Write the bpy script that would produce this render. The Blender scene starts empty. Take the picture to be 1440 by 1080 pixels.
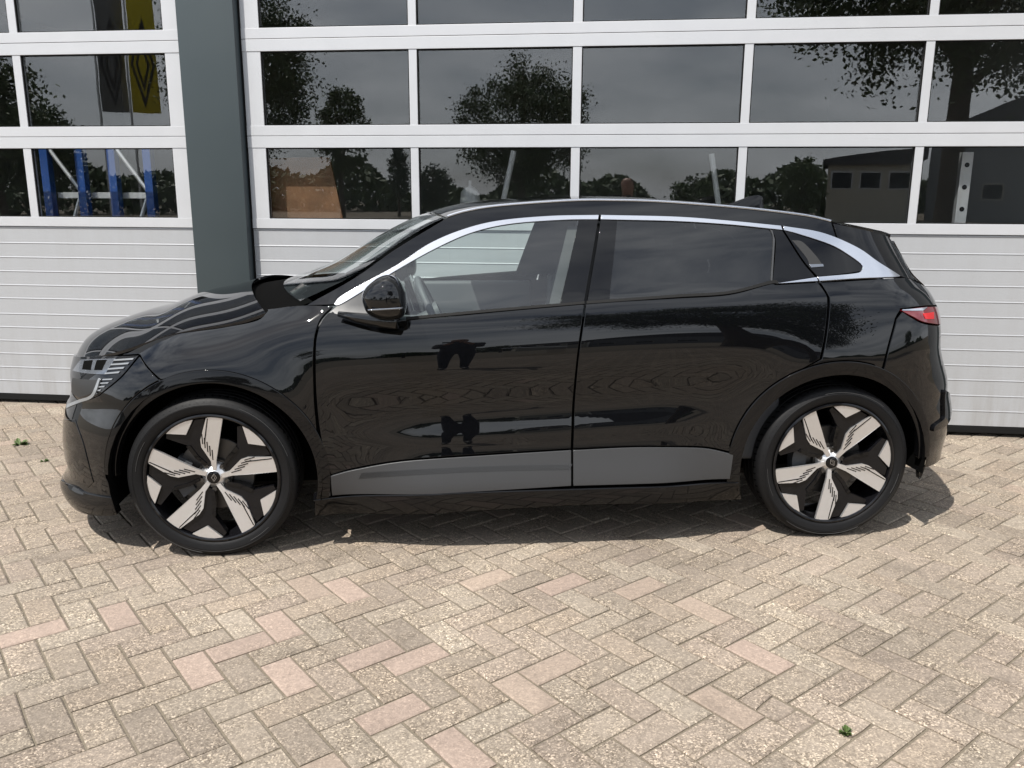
import bpy, bmesh, math, random
import numpy as np
from mathutils import Vector, Matrix
from mathutils.geometry import delaunay_2d_cdt
R=math.radians
rng=random.Random(7); nrng=np.random.default_rng(7)
SC=bpy.context.scene; COL=SC.collection
# ------------------------------------------------------------------ camera
FPX,YAW,PITCH,ROLL=1173.5,.0899,.2205,.0046
CAM=np.array([.9429,-3.3808,1.4956])
def cam_axes():
    cy,sy=math.cos(YAW),math.sin(YAW)
    f=np.array([sy*math.cos(PITCH),cy*math.cos(PITCH),-math.sin(PITCH)]); r=np.array([cy,-sy,0.]); u=np.cross(r,f)
    c,s=math.cos(ROLL),math.sin(ROLL)
    return c*r+s*u,-s*r+c*u,f
CR,CU,CF=cam_axes()
cd=bpy.data.cameras.new('camera'); cam=bpy.data.objects.new('camera',cd); COL.objects.link(cam); SC.camera=cam
cd.sensor_width=36; cd.lens=36*FPX/1440; cd.clip_start=.03; cd.clip_end=2000
cam.matrix_world=Matrix(((CR[0],CU[0],-CF[0],CAM[0]),(CR[1],CU[1],-CF[1],CAM[1]),(CR[2],CU[2],-CF[2],CAM[2]),(0,0,0,1)))
# ------------------------------------------------------------------ sky and sun
SUN_EL,SUN_AZ=R(60),R(45)          # azimuth: from behind the camera, turned to its left
tosun=np.array([-math.sin(SUN_AZ)*math.cos(SUN_EL),-math.cos(SUN_AZ)*math.cos(SUN_EL),math.sin(SUN_EL)])
wd=bpy.data.worlds.new('World'); SC.world=wd; wd.use_nodes=True
nt=wd.node_tree; nt.nodes.clear()
def N(t,ty,**k):
    n=t.nodes.new(ty)
    for a,b in k.items():
        if a in n.inputs: n.inputs[a].default_value=b
        else: setattr(n,a,b)
    return n
out=N(nt,'ShaderNodeOutputWorld'); bg=N(nt,'ShaderNodeBackground'); bg.inputs['Strength'].default_value=.088
sky=N(nt,'ShaderNodeTexSky'); sky.sky_type='NISHITA'; sky.sun_disc=False
sky.sun_elevation=SUN_EL; sky.sun_rotation=math.atan2(tosun[0],tosun[1]); sky.air_density=1.0; sky.dust_density=.7
tc=N(nt,'ShaderNodeTexCoord'); mp=N(nt,'ShaderNodeMapping'); mp.inputs['Scale'].default_value=(1,1,3.2)
no=N(nt,'ShaderNodeTexNoise'); no.inputs['Scale'].default_value=2.6; no.inputs['Detail'].default_value=9; no.inputs['Roughness'].default_value=.58
rp=N(nt,'ShaderNodeValToRGB'); rp.color_ramp.elements[0].position=.34; rp.color_ramp.elements[0].color=(0,0,0,1); rp.color_ramp.elements[1].position=.64; rp.color_ramp.elements[1].color=(.85,.85,.85,1)
mx=N(nt,'ShaderNodeMix',data_type='RGBA'); mx.inputs[7].default_value=(15,15.6,16.4,1)
L=nt.links.new
L(tc.outputs['Generated'],mp.inputs[0]); L(mp.outputs[0],no.inputs[0]); L(no.outputs[0],rp.inputs[0]); 
sx=N(nt,'ShaderNodeSeparateXYZ'); L(tc.outputs['Generated'],sx.inputs[0]); hz=N(nt,'ShaderNodeMapRange'); hz.inputs[1].default_value=0; hz.inputs[2].default_value=.6; hz.inputs[3].default_value=.7; hz.inputs[4].default_value=.1; L(sx.outputs[2],hz.inputs[0])
mh=N(nt,'ShaderNodeMix',data_type='RGBA'); mh.inputs[7].default_value=(8.2,8.7,9.5,1); L(hz.outputs[0],mh.inputs[0]); L(sky.outputs[0],mh.inputs[6])
L(rp.outputs[0],mx.inputs[0]); L(mh.outputs[2],mx.inputs[6]); L(mx.outputs[2],bg.inputs[0]); L(bg.outputs[0],out.inputs[0])
sd=bpy.data.lights.new('sun','SUN'); sd.energy=5.0; sd.angle=R(.53); sd.color=(1,.955,.89)
so=bpy.data.objects.new('sun',sd); COL.objects.link(so); so.location=(-6,-6,14); so.rotation_euler=Vector(tosun).to_track_quat('Z','Y').to_euler()
SC.view_settings.view_transform='Standard'; SC.view_settings.look='None'; SC.view_settings.exposure=.45; SC.view_settings.gamma=1
SC.render.engine='CYCLES'; SC.cycles.max_bounces=10; SC.cycles.transparent_max_bounces=16; SC.cycles.caustics_reflective=False; SC.cycles.caustics_refractive=False

# ------------------------------------------------------------------ helpers
def ray(px,py): return CF+CR*(px-720)/FPX+CU*(540-py)/FPX
def project(p):
    d=np.asarray(p,float)-CAM; z=d@CF
    return np.stack([720+FPX*(d@CR)/z,540-FPX*(d@CU)/z],-1)
TW,DW=-.2068,2.3754
E1=np.array([math.cos(TW),math.sin(TW),0]); NN=np.array([-math.sin(TW),math.cos(TW),0])
def wp(s,d,z): return E1*s+NN*(DW+d)+np.array([0,0,z])     # along the wall, depth behind its face, height
def wallpix(px,py,d=0):
    v=ray(px,py); t=(DW+d-NN@CAM)/(NN@v); p=CAM+t*v; return p@E1,p[2]
def mirrored(px,py,dist):                                  # where a thing seen in the door glass stands
    v=ray(px,py); v=v/np.linalg.norm(v); t=(DW-NN@CAM)/(NN@v); p=CAM+t*v; w=v-2*(v@NN)*NN
    return p+w*dist
def mat(name): 
    m=bpy.data.materials.new(name); m.use_nodes=True; t=m.node_tree; b=t.nodes['Principled BSDF']; return m,t,b
def simple(name,col,rough=.5,metal=0,coat=0,noise=0,scale=20,bump=0,ior=1.5):
    m,t,b=mat(name); b.inputs['Base Color'].default_value=(*col,1); b.inputs['Roughness'].default_value=rough; b.inputs['Metallic'].default_value=metal
    b.inputs['IOR'].default_value=ior
    if coat: b.inputs['Coat Weight'].default_value=coat; b.inputs['Coat Roughness'].default_value=.01
    if noise or bump:
        g=N(t,'ShaderNodeNewGeometry'); n=N(t,'ShaderNodeTexNoise',Scale=scale,Detail=6.0); t.links.new(g.outputs['Position'],n.inputs[0])
        if noise:
            r=N(t,'ShaderNodeMapRange'); r.inputs[3].default_value=1-noise; r.inputs[4].default_value=1+noise; t.links.new(n.outputs[0],r.inputs[0])
            v=N(t,'ShaderNodeVectorMath',operation='SCALE'); v.inputs[0].default_value=col; t.links.new(r.outputs[0],v.inputs['Scale']); t.links.new(v.outputs[0],b.inputs['Base Color'])
            r2=N(t,'ShaderNodeMapRange'); r2.inputs[3].default_value=rough*.85; r2.inputs[4].default_value=min(1,rough*1.15); t.links.new(n.outputs[0],r2.inputs[0]); t.links.new(r2.outputs[0],b.inputs['Roughness'])
        if bump:
            bp=N(t,'ShaderNodeBump'); bp.inputs['Strength'].default_value=bump; bp.inputs['Distance'].default_value=.002; t.links.new(n.outputs[0],bp.inputs['Height']); t.links.new(bp.outputs[0],b.inputs['Normal'])
    return m
def glass(name,tint,ior,rough=0,wave=0):
    m=bpy.data.materials.new(name); m.use_nodes=True; t=m.node_tree; t.nodes.clear()
    o=N(t,'ShaderNodeOutputMaterial'); mixs=N(t,'ShaderNodeMixShader'); tr=N(t,'ShaderNodeBsdfTransparent'); gl=N(t,'ShaderNodeBsdfGlossy'); g0=N(t,'ShaderNodeNewGeometry'); dp=N(t,'ShaderNodeVectorMath',operation='DOT_PRODUCT'); ab=N(t,'ShaderNodeMath',operation='ABSOLUTE'); om=N(t,'ShaderNodeMath',operation='SUBTRACT'); om.inputs[0].default_value=1; pw=N(t,'ShaderNodeMath',operation='POWER'); pw.inputs[1].default_value=5; fr=N(t,'ShaderNodeMapRange'); fr.inputs[3].default_value=((ior-1)/(ior+1))**2; fr.inputs[4].default_value=1.0; t.links.new(g0.outputs['Incoming'],dp.inputs[0]); t.links.new(g0.outputs['Normal'],dp.inputs[1]); t.links.new(dp.outputs['Value'],ab.inputs[0]); t.links.new(ab.outputs[0],om.inputs[1]); t.links.new(om.outputs[0],pw.inputs[0]); t.links.new(pw.outputs[0],fr.inputs[0])
    tr.inputs[0].default_value=(*tint,1); gl.inputs['Roughness'].default_value=rough; gl.inputs['Color'].default_value=(1,1,1,1)
    if wave:
        g=N(t,'ShaderNodeNewGeometry'); nn_=N(t,'ShaderNodeTexNoise',Scale=3.0,Detail=2.0); t.links.new(g.outputs['Position'],nn_.inputs[0]); bp=N(t,'ShaderNodeBump'); bp.inputs['Strength'].default_value=1; bp.inputs['Distance'].default_value=wave; t.links.new(nn_.outputs[0],bp.inputs['Height']); t.links.new(bp.outputs[0],gl.inputs['Normal'])
    t.links.new(fr.outputs[0],mixs.inputs[0]); t.links.new(tr.outputs[0],mixs.inputs[1]); t.links.new(gl.outputs[0],mixs.inputs[2]); t.links.new(mixs.outputs[0],o.inputs[0])
    return m
M={}
M['paint']=simple('black_paint',(.0022,.0024,.003),.012,ior=1.5)
M['gloss']=simple('gloss_black_trim',(.003,.003,.0035),.03,ior=1.4)
M['satin']=simple('satin_grey_cladding',(.036,.037,.039),.42,noise=.06,scale=300)
M['plastic']=simple('black_plastic',(.012,.012,.012),.6)
M['dark']=simple('dark_void',(.003,.003,.003),.95,ior=1.1)
M['chrome']=simple('satin_chrome',(.60,.61,.64),.2,metal=1)
M['alu']=simple('machined_alloy',(.68,.675,.675),.33,metal=.8,noise=.03,scale=60)
M['rimblack']=simple('gloss_black_alloy',(.005,.005,.006),.1,ior=1.4)
M['rubber']=simple('tyre_rubber',(.0065,.0065,.007),.55,noise=.25,scale=120,bump=.25,ior=1.3)
M['seal']=simple('rubber_seal',(.006,.006,.006),.7,ior=1.3)
M['steel']=simple('brake_steel',(.10,.095,.09),.45,metal=.9)
M['fabric']=simple('seat_fabric',(.05,.052,.056),.85,noise=.2,scale=200)
M['cabin']=simple('cabin_plastic',(.06,.063,.068),.6)
M['white']=simple('white_light_unit',(.22,.23,.24),.2,metal=.3)
M['lens']=simple('lamp_silver',(.22,.235,.26),.14,metal=.8)
M['red']=simple('red_lens',(.13,.004,.007),.08,coat=1)
M['redin']=simple('red_lamp_core',(.5,.012,.015),.2)
M['winglass']=glass('clear_green_glass',(.86,.93,.91),1.75)
M['privacy']=glass('privacy_glass',(.04,.042,.045),1.65)
M['doorglass']=glass('door_glazing',(.93,.94,.94),1.68,wave=.00012)
def mesh_obj(name,V,F,m,parent=None,origin=(0,0,0),nrm=None,smooth=True,link=True):
    me=bpy.data.meshes.new(name); V=np.asarray(V,float)-np.asarray(origin)
    me.from_pydata(V.tolist(),[],[list(map(int,f)) for f in F]); 
    if m: me.materials.append(m)
    me.polygons.foreach_set('use_smooth',[smooth]*len(me.polygons)); me.update()
    if nrm is not None: me.normals_split_custom_set_from_vertices([tuple(n) for n in nrm])
    o=bpy.data.objects.new(name,me)
    if parent: o.parent=parent
    if link: COL.objects.link(o)
    return o
def empty(name,loc,parent=None,rz=0):
    o=bpy.data.objects.new(name,None); o.location=loc; o.rotation_euler=(0,0,rz); o.empty_display_size=.2; COL.objects.link(o)
    if parent: o.parent=parent
    return o
def tag(o,label,cat,group=None):
    o['label']=label; o['category']=cat
    if group: o['group']=group
    return o
def structure(o): o['kind']='structure'; return o
class MB:
    def __init__(s): s.V=[];s.F=[]
    def add(s,V,F):
        k=len(s.V); s.V+= [tuple(map(float,v)) for v in V]; s.F+=[[i+k for i in f] for f in F]; return s
    def box(s,x0,x1,y0,y1,z0,z1,bev=0,fr=None):
        bm=bmesh.new(); bmesh.ops.create_cube(bm,size=1)
        for v in bm.verts: v.co=Vector(((x0+x1)/2+v.co.x*(x1-x0),(y0+y1)/2+v.co.y*(y1-y0),(z0+z1)/2+v.co.z*(z1-z0)))
        if bev: bmesh.ops.bevel(bm,geom=bm.edges[:],offset=bev,segments=2,affect='EDGES',profile=.6)
        bm.verts.index_update(); V=[v.co[:] for v in bm.verts]; F=[[v.index for v in f.verts] for f in bm.faces]; bm.free()
        if fr: V=[fr(v) for v in V]
        return s.add(V,F)
    def tube(s,pts,rad,n=8,caps=True):
        pts=[np.asarray(p,float) for p in pts]; rad=rad if hasattr(rad,'__len__') else [rad]*len(pts); V=[];F=[]
        for i,p in enumerate(pts):
            d=pts[min(i+1,len(pts)-1)]-pts[max(i-1,0)]; d/=np.linalg.norm(d)+1e-9
            a=np.cross(d,[0,0,1.]) if abs(d[2])<.9 else np.cross(d,[1.,0,0]); a/=np.linalg.norm(a); b=np.cross(d,a)
            for k in range(n): t=2*math.pi*k/n; V.append(p+rad[i]*(a*math.cos(t)+b*math.sin(t)))
        for i in range(len(pts)-1):
            for k in range(n): F.append([i*n+k,i*n+(k+1)%n,(i+1)*n+(k+1)%n,(i+1)*n+k])
        if caps: F.append(list(range(n))[::-1]); F.append([(len(pts)-1)*n+k for k in range(n)])
        return s.add(V,F)
    def lathe(s,prof,n=64,axis='y'):     # profile of (radius, depth); axis along y
        V=[];F=[]
        for r,d in prof:
            for k in range(n): t=2*math.pi*k/n; V.append((r*math.cos(t),d,r*math.sin(t)))
        for i in range(len(prof)-1):
            for k in range(n): F.append([i*n+k,(i+1)*n+k,(i+1)*n+(k+1)%n,i*n+(k+1)%n])
        return s.add(V,F)
    def prism(s,poly,f0,f1):             # poly of (x,z); f0/f1 give depth y at front and back
        n=len(poly); V=[(x,f0(x,z),z) for x,z in poly]+[(x,f1(x,z),z) for x,z in poly]
        F=[list(range(n)),[n+i for i in range(n)][::-1]]+[[i,n+i,n+(i+1)%n,(i+1)%n] for i in range(n)]
        return s.add(V,F)
    def build(s,name,m,parent=None,origin=(0,0,0),smooth=False,angle=None):
        o=mesh_obj(name,s.V,s.F,m,parent,origin,smooth=smooth or angle is not None)
        bm=bmesh.new(); bm.from_mesh(o.data); bmesh.ops.recalc_face_normals(bm,faces=bm.faces); bm.to_mesh(o.data); bm.free()
        if angle is not None: o.data.set_sharp_from_angle(angle=R(angle))
        return o
# ================================================================== GROUND
def paving_material():
    m,t,b=mat('concrete_paving'); lk=t.links.new
    g=N(t,'ShaderNodeNewGeometry'); at=N(t,'ShaderNodeAttribute',attribute_name='tone'); oi=N(t,'ShaderNodeObjectInfo')
    base=N(t,'ShaderNodeMix',data_type='RGBA',blend_type='MULTIPLY'); base.inputs[0].default_value=1
    lk(at.outputs['Color'],base.inputs[6]); lk(oi.outputs['Color'],base.inputs[7])
    vo=N(t,'ShaderNodeTexVoronoi',Scale=210.0); lk(g.outputs['Position'],vo.inputs['Vector'])
    n1=N(t,'ShaderNodeTexNoise',Scale=60.0,Detail=5.0,Roughness=.7); lk(g.outputs['Position'],n1.inputs['Vector'])
    n2=N(t,'ShaderNodeTexNoise',Scale=1.3,Detail=5.0); lk(g.outputs['Position'],n2.inputs['Vector'])
    n3=N(t,'ShaderNodeTexNoise',Scale=14.0,Detail=4.0); lk(g.outputs['Position'],n3.inputs['Vector'])
    sep=N(t,'ShaderNodeSeparateColor'); lk(vo.outputs['Color'],sep.inputs[0])
    r1=N(t,'ShaderNodeValToRGB'); e=r1.color_ramp; e.elements[0].position=0; e.elements[0].color=(.30,.27,.23,1); e.elements[1].position=1; e.elements[1].color=(2.5,2.5,2.45,1)
    for p,c in ((.2,(.55,.52,.48,1)),(.5,(.88,.87,.85,1)),(.75,(1.12,1.1,1.03,1)),(.9,(1.75,1.72,1.62,1))): k=e.elements.new(p); k.color=c
    lk(sep.outputs[0],r1.inputs[0])
    amt=N(t,'ShaderNodeMapRange'); amt.inputs[1].default_value=.35; amt.inputs[2].default_value=.65; amt.inputs[3].default_value=.35; amt.inputs[4].default_value=1.0; lk(n3.outputs[0],amt.inputs[0])
    am2=N(t,'ShaderNodeMath',operation='MULTIPLY'); lk(amt.outputs[0],am2.inputs[0]); lk(at.outputs['Alpha'],am2.inputs[1])
    mxs=N(t,'ShaderNodeMix',data_type='RGBA'); mxs.inputs[6].default_value=(1,1,1,1); lk(am2.outputs[0],mxs.inputs[0]); lk(r1.outputs[0],mxs.inputs[7])
    mu=N(t,'ShaderNodeMix',data_type='RGBA',blend_type='MULTIPLY'); mu.inputs[0].default_value=1; lk(base.outputs[2],mu.inputs[6]); lk(mxs.outputs[2],mu.inputs[7])
    r2=N(t,'ShaderNodeMapRange'); r2.inputs[1].default_value=.3; r2.inputs[2].default_value=.7; r2.inputs[3].default_value=.84; r2.inputs[4].default_value=1.14; lk(n2.outputs[0],r2.inputs[0])
    r3=N(t,'ShaderNodeMapRange'); r3.inputs[3].default_value=.5; r3.inputs[4].default_value=1.5; lk(n1.outputs[0],r3.inputs[0])
    n4=N(t,'ShaderNodeTexNoise',Scale=3.1,Detail=8.0,Roughness=.65,Distortion=.6); lk(g.outputs['Position'],n4.inputs['Vector'])
    r4=N(t,'ShaderNodeMapRange'); r4.inputs[1].default_value=.56; r4.inputs[2].default_value=.72; r4.inputs[3].default_value=1.0; r4.inputs[4].default_value=.74; lk(n4.outputs[0],r4.inputs[0])
    m0=N(t,'ShaderNodeMath',operation='MULTIPLY'); lk(r2.outputs[0],m0.inputs[0]); lk(r4.outputs[0],m0.inputs[1])
    mm=N(t,'ShaderNodeMath',operation='MULTIPLY'); lk(m0.outputs[0],mm.inputs[0]); lk(r3.outputs[0],mm.inputs[1])
    sc=N(t,'ShaderNodeVectorMath',operation='SCALE'); lk(mu.outputs[2],sc.inputs[0]); lk(mm.outputs[0],sc.inputs['Scale']); lk(sc.outputs[0],b.inputs['Base Color'])
    bp=N(t,'ShaderNodeBump'); bp.inputs['Strength'].default_value=.55; bp.inputs['Distance'].default_value=.003
    ad=N(t,'ShaderNodeMath',operation='ADD'); lk(sep.outputs[1],ad.inputs[0]); lk(n1.outputs[0],ad.inputs[1]); lk(ad.outputs[0],bp.inputs['Height']); lk(bp.outputs[0],b.inputs['Normal'])
    b.inputs['Roughness'].default_value=.88
    return m
M['paving']=paving_material()
def ground_material():
    m,t,b=mat('joint_sand'); lk=t.links.new
    g=N(t,'ShaderNodeNewGeometry'); n=N(t,'ShaderNodeTexNoise',Scale=90.0,Detail=5.0); lk(g.outputs['Position'],n.inputs[0])
    n2=N(t,'ShaderNodeTexNoise',Scale=.15,Detail=6.0); lk(g.outputs['Position'],n2.inputs[0])
    r=N(t,'ShaderNodeValToRGB'); r.color_ramp.elements[0].color=(.075,.062,.046,1); r.color_ramp.elements[1].color=(.20,.17,.125,1); lk(n.outputs[0],r.inputs[0])
    r2=N(t,'ShaderNodeMapRange'); r2.inputs[3].default_value=.75; r2.inputs[4].default_value=1.25; lk(n2.outputs[0],r2.inputs[0])
    sc=N(t,'ShaderNodeVectorMath',operation='SCALE'); lk(r.outputs[0],sc.inputs[0]); lk(r2.outputs[0],sc.inputs['Scale']); lk(sc.outputs[0],b.inputs['Base Color']); b.inputs['Roughness'].default_value=.95
    return m
ground=mesh_obj('ground',[(-400,-400,-.0072),(400,-400,-.0072),(400,400,-.0072),(-400,400,-.0072)],[[0,1,2,3]],ground_material()); structure(ground)
# herringbone paving
BW,BL,BTH=.1075,.215,R(33.4); B0=np.array([.258,-.731])
BA=np.array([math.cos(BTH),math.sin(BTH)]); BB=np.array([math.sin(BTH),-math.cos(BTH)])
PINK=[(.456,-.92),(.257,-.73),(.99,-1.31),(2.0,-.913),(.796,-1.14),(-.5,-.57),(1.05,-.7),(.709,-.82),(.854,-.853),(.364,-.609),(.153,-.864),(1.05,-1.62),(2.75,-1.15),(-.2,-.45),(1.4,-.35),(.6,-.3),(2.45,-1.6),(1.55,-1.75)]
def brick_mesh(lx,ly,seed):
    g=.0035; h=.004; r=random.Random(seed); j=lambda: r.uniform(-.0008,.0008)
    a,b=lx/2-g,ly/2-g
    o=[(-a,-b),(a,-b),(a,b),(-a,b)]; V=[(x+j(),y+j(),-.022) for x,y in o]+[(x,y,-h) for x,y in o]+[(x*(1-.005/a)+j(),y*(1-.005/b)+j(),0) for x,y in o]
    F=[[8,9,10,11]]+[[i+k,(i+1)%4+k,(i+1)%4+k+4,i+k+4] for k in (0,4) for i in range(4)]
    return V,F
cells=[]
for i in range(-140,141):
    for j in range(-70,71):
        for kind in (0,1):
            a=i*BW+j*BL; b=i*BW-j*BL
            if kind: a+= -.5*BW; b+=1.5*BW
            p=B0+BA*a+BB*b
            if -7<p[0]<10 and -9.5<p[1]<6.0:
                d=NN[0]*p[0]+NN[1]*p[1]-DW
                if d<.16: cells.append((p[0],p[1],kind))
tones=[(.245,.204,.162),(.256,.215,.172),(.235,.195,.155),(.264,.223,.178),(.252,.208,.168),(.243,.199,.161),(.27,.23,.185),(.225,.187,.15),(.252,.206,.162)]
def tone_of(x,y):
    if any(math.hypot(x-q[0],y-q[1])<.05 for q in PINK): c=(.30,.232,.19); sp=.5
    elif rng.random()<.025: c=(.275,.218,.174); sp=.54
    else: c=rng.choice(tones); sp=rng.uniform(.6,1.0)
    k=rng.uniform(.88,1.02); return tuple(v*k for v in c),sp
variants=[]
for s in range(10):
    V,F=brick_mesh(BL,BW,s); me=bpy.data.meshes.new('brick'); me.from_pydata(V,[],F); me.materials.append(M['paving'])
    at=me.color_attributes.new('tone','FLOAT_COLOR','POINT'); sp=.25 if s>=8 else .6+.05*s
    for d in at.data: d.color=(1,1,1,sp)
    variants.append(me)
cl=np.array([(c[0],c[1],0) for c in cells]); pr=project(cl); dist=np.linalg.norm(cl-CAM,axis=1)
vis=(pr[:,0]>-10)&(pr[:,0]<1450)&(pr[:,1]>600)&(pr[:,1]<1095)&((cl-CAM)@CF>0)
order=[i for i in np.argsort(dist) if vis[i]][:300]; near=set(order)
def shards(x,y,rz,c,cuts,seed):      # a broken brick: pieces cut across, each a part of the paving
    r=random.Random(seed); a,b=BL/2-.004,BW/2-.004; xs=[(-a,-a)]+[(k+r.uniform(-.012,.012),k+r.uniform(-.012,.012)) for k in cuts]+[(a,a)]
    for (l0,l1),(r0,r1) in zip(xs[:-1],xs[1:]):
        g=.0022; P=[(l0+g,-b),(r0-g,-b),((r0+r1)/2-g+r.uniform(-.006,.006),0),(r1-g,b),(l1+g,b),((l0+l1)/2+g+r.uniform(-.006,.006),0)]
        V=[(px,py,-.02) for px,py in P]+[(px,py,-.003) for px,py in P]; cx=sum(q[0] for q in P)/6; V+=[(cx+(px-cx)*.93,py*.93,0) for px,py in P]; F=[[12+i for i in range(6)]]+[[k+i,k+(i+1)%6,k+6+(i+1)%6,k+6+i] for k in (0,6) for i in range(6)]
        me=bpy.data.meshes.new('brick'); me.from_pydata(V,[],F); me.materials.append(M['paving']); at=me.color_attributes.new('tone','FLOAT_COLOR','POINT')
        for d in at.data: d.color=(1,1,1,.8)
        o=bpy.data.objects.new('brick',me); o.parent=ground; o.location=(x,y,r.uniform(-.003,.0)); o.rotation_euler=(r.uniform(-.03,.03),r.uniform(-.03,.03),rz+r.uniform(-.03,.03)); o.color=(*c,1); COL.objects.link(o)
cracked={int(np.argmin(np.hypot(cl[:,0]-q[0],cl[:,1]-q[1]))):k for q,k in (((1.98,-1.20),(-.03,.045)),((1.86,-1.07),(-.01,)),((2.06,-1.28),(.03,)))}
bV=[];bF=[];bC=[]
for idx,(x,y,kind) in enumerate(cells):
    c,sp=tone_of(x,y); dz=rng.uniform(-.0015,.0012); tx,ty=rng.uniform(-.006,.006),rng.uniform(-.006,.006); rz=BTH+(math.pi/2 if kind else 0)+rng.uniform(-.012,.012)
    if idx in cracked: shards(x,y,rz,c,cracked[idx],idx)
    elif idx in near:
        pink=sp<.55
        me=variants[rng.choice((8,9)) if pink else rng.randrange(8)]
        o=bpy.data.objects.new('brick',me); o.parent=ground; o.location=(x,y,dz); o.rotation_euler=(tx,ty,rz); o.color=(*c,1); COL.objects.link(o)
    else:
        V,F=brick_mesh(BL,BW,idx); k=len(bV); ca,sa=math.cos(rz),math.sin(rz)
        for vx,vy,vz in V: bV.append((x+vx*ca-vy*sa,y+vx*sa+vy*ca,vz+dz+ty*-vx+tx*vy)); bC.append((*c,sp))
        bF+=[[i+k for i in f] for f in F]
po=mesh_obj('paving_bricks',bV,bF,M['paving'],ground,smooth=False); po['kind']='stuff'; po.color=(1,1,1,1)
at=po.data.color_attributes.new('tone','FLOAT_COLOR','POINT'); at.data.foreach_set('color',np.array(bC,np.float32).ravel())
# small weeds in the joints
M['weed']=simple('weed_green',(.06,.095,.022),.7,noise=.3,scale=80)
def weed(x,y,label,n,size,seed):
    r=random.Random(seed); root=empty('weed',(x,y,0)); tag(root,label,'weed')
    for k in range(n):
        a=r.uniform(0,6.28); l=size*r.uniform(.5,1); e=r.uniform(.05,.6); w=l*.20
        d=np.array([math.cos(a)*math.cos(e),math.sin(a)*math.cos(e),math.sin(e)]); s=np.array([-math.sin(a),math.cos(a),0])*w; u=np.array([0,0,.002])
        P=[np.array([0,0,-.004]),d*l*.35+s*.7+u,d*l*.7+s+u*2,d*l,d*l*.7-s+u*2,d*l*.35-s*.7+u,d*l*.55+np.array([0,0,-.003])]
        mesh_obj('leaf',P,[[0,1,6],[1,2,6],[2,3,6],[3,4,6],[4,5,6],[5,0,6]],M['weed'],root,smooth=False)
weed(2.09,-1.358,'small green weed growing out of a joint beside the cracked brick',26,.026,1)
weed(-1.62,1.78,'tuft of green weed by the foot of the door beyond the bonnet',22,.06,2)
weed(-1.32,1.42,'tiny weed sprig in the paving before the front of the car',8,.03,3)

# ================================================================== BUILDING
M['frame']=simple('silver_aluminium',(.53,.54,.56),.38,metal=.25,noise=.04,scale=6)
M['slat']=simple('stucco_silver_panel',(.385,.395,.41),.45,metal=.15,noise=.03,scale=250,bump=.25)
M['pillar']=simple('slate_grey_coated_steel',(.035,.048,.053),.42,noise=.05,scale=3)
M['facade']=simple('grey_facade_panel',(.20,.21,.22),.5,noise=.05,scale=2)
M['inwall']=simple('workshop_wall',(.22,.22,.21),.8,noise=.1,scale=2)
M['infloor']=simple('workshop_floor',(.16,.16,.155),.5,noise=.12,scale=1.5)
def add_dirt(m):
    t=m.node_tree; b=t.nodes['Principled BSDF']; lk=t.links.new; g=N(t,'ShaderNodeNewGeometry'); sp=N(t,'ShaderNodeSeparateXYZ'); lk(g.outputs['Position'],sp.inputs[0])
    mpn=N(t,'ShaderNodeMapping'); mpn.inputs['Scale'].default_value=(9,9,1.2); lk(g.outputs['Position'],mpn.inputs[0]); n=N(t,'ShaderNodeTexNoise',Scale=1.5,Detail=7.0,Roughness=.65); lk(mpn.outputs[0],n.inputs[0])
    a=N(t,'ShaderNodeMapRange'); a.inputs[1].default_value=.05; a.inputs[2].default_value=.55; a.inputs[3].default_value=.40; a.inputs[4].default_value=.08; lk(sp.outputs[2],a.inputs[0])
    q=N(t,'ShaderNodeMath',operation='MULTIPLY'); lk(a.outputs[0],q.inputs[0]); r=N(t,'ShaderNodeMapRange'); r.inputs[1].default_value=.42; r.inputs[2].default_value=.75; lk(n.outputs[0],r.inputs[0]); lk(r.outputs[0],q.inputs[1])
    src=b.inputs['Base Color'].links[0].from_socket; mx=N(t,'ShaderNodeMix',data_type='RGBA'); mx.inputs[7].default_value=(.19,.165,.13,1); lk(q.outputs[0],mx.inputs[0]); lk(src,mx.inputs[6]); lk(mx.outputs[2],b.inputs['Base Color'])
add_dirt(M['slat'])
bld=empty('garage_building',wp(-1,0,0)); tag(bld,'workshop building with slate grey steel pillar between two silver sectional doors','building'); OB=wp(-1,0,0)
def wbox(s0,s1,d0,d1,z0,z1,bev=0): return MB().box(s0,s1,d0,d1,z0,z1,bev,fr=lambda v: wp(v[0],v[1],v[2]))
wbox(-1.193,-.81,-.068,.25,0,3.72,.006).build('pillar',M['pillar'],bld,OB,angle=40)
wbox(-.81,-.800,.0,.2,0,3.72).build('pillar_seal',M['seal'],bld,OB)
wbox(4.60,5.00,-.068,.25,0,3.72,.006).build('pillar',M['pillar'],bld,OB,angle=40)
wbox(-7.00,-6.60,-.068,.25,0,3.72,.006).build('pillar',M['pillar'],bld,OB,angle=40)
wbox(-12,16,-.03,.28,3.724,6.4).build('wall',M['facade'],bld,OB)
wbox(5.003,16,-.03,.28,0,3.72).build('wall',M['facade'],bld,OB)
wbox(-12,-7.003,-.03,.28,0,3.72).build('wall',M['facade'],bld,OB)
wbox(-7,5,9.0,9.2,0,4.0).build('back_wall',M['inwall'],bld,OB); wbox(-7.2,-7,.3,9,0,4.0).build('inner_wall',M['inwall'],bld,OB); wbox(5,5.2,.3,9,0,4.0).build('inner_wall',M['inwall'],bld,OB)
wbox(-7.2,5.2,.29,9.2,4.0,4.1).build('ceiling',M['inwall'],bld,OB); wbox(-7.2,5.2,.22,9.2,-.03,.004).build('floor',M['infloor'],bld,OB)
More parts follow.
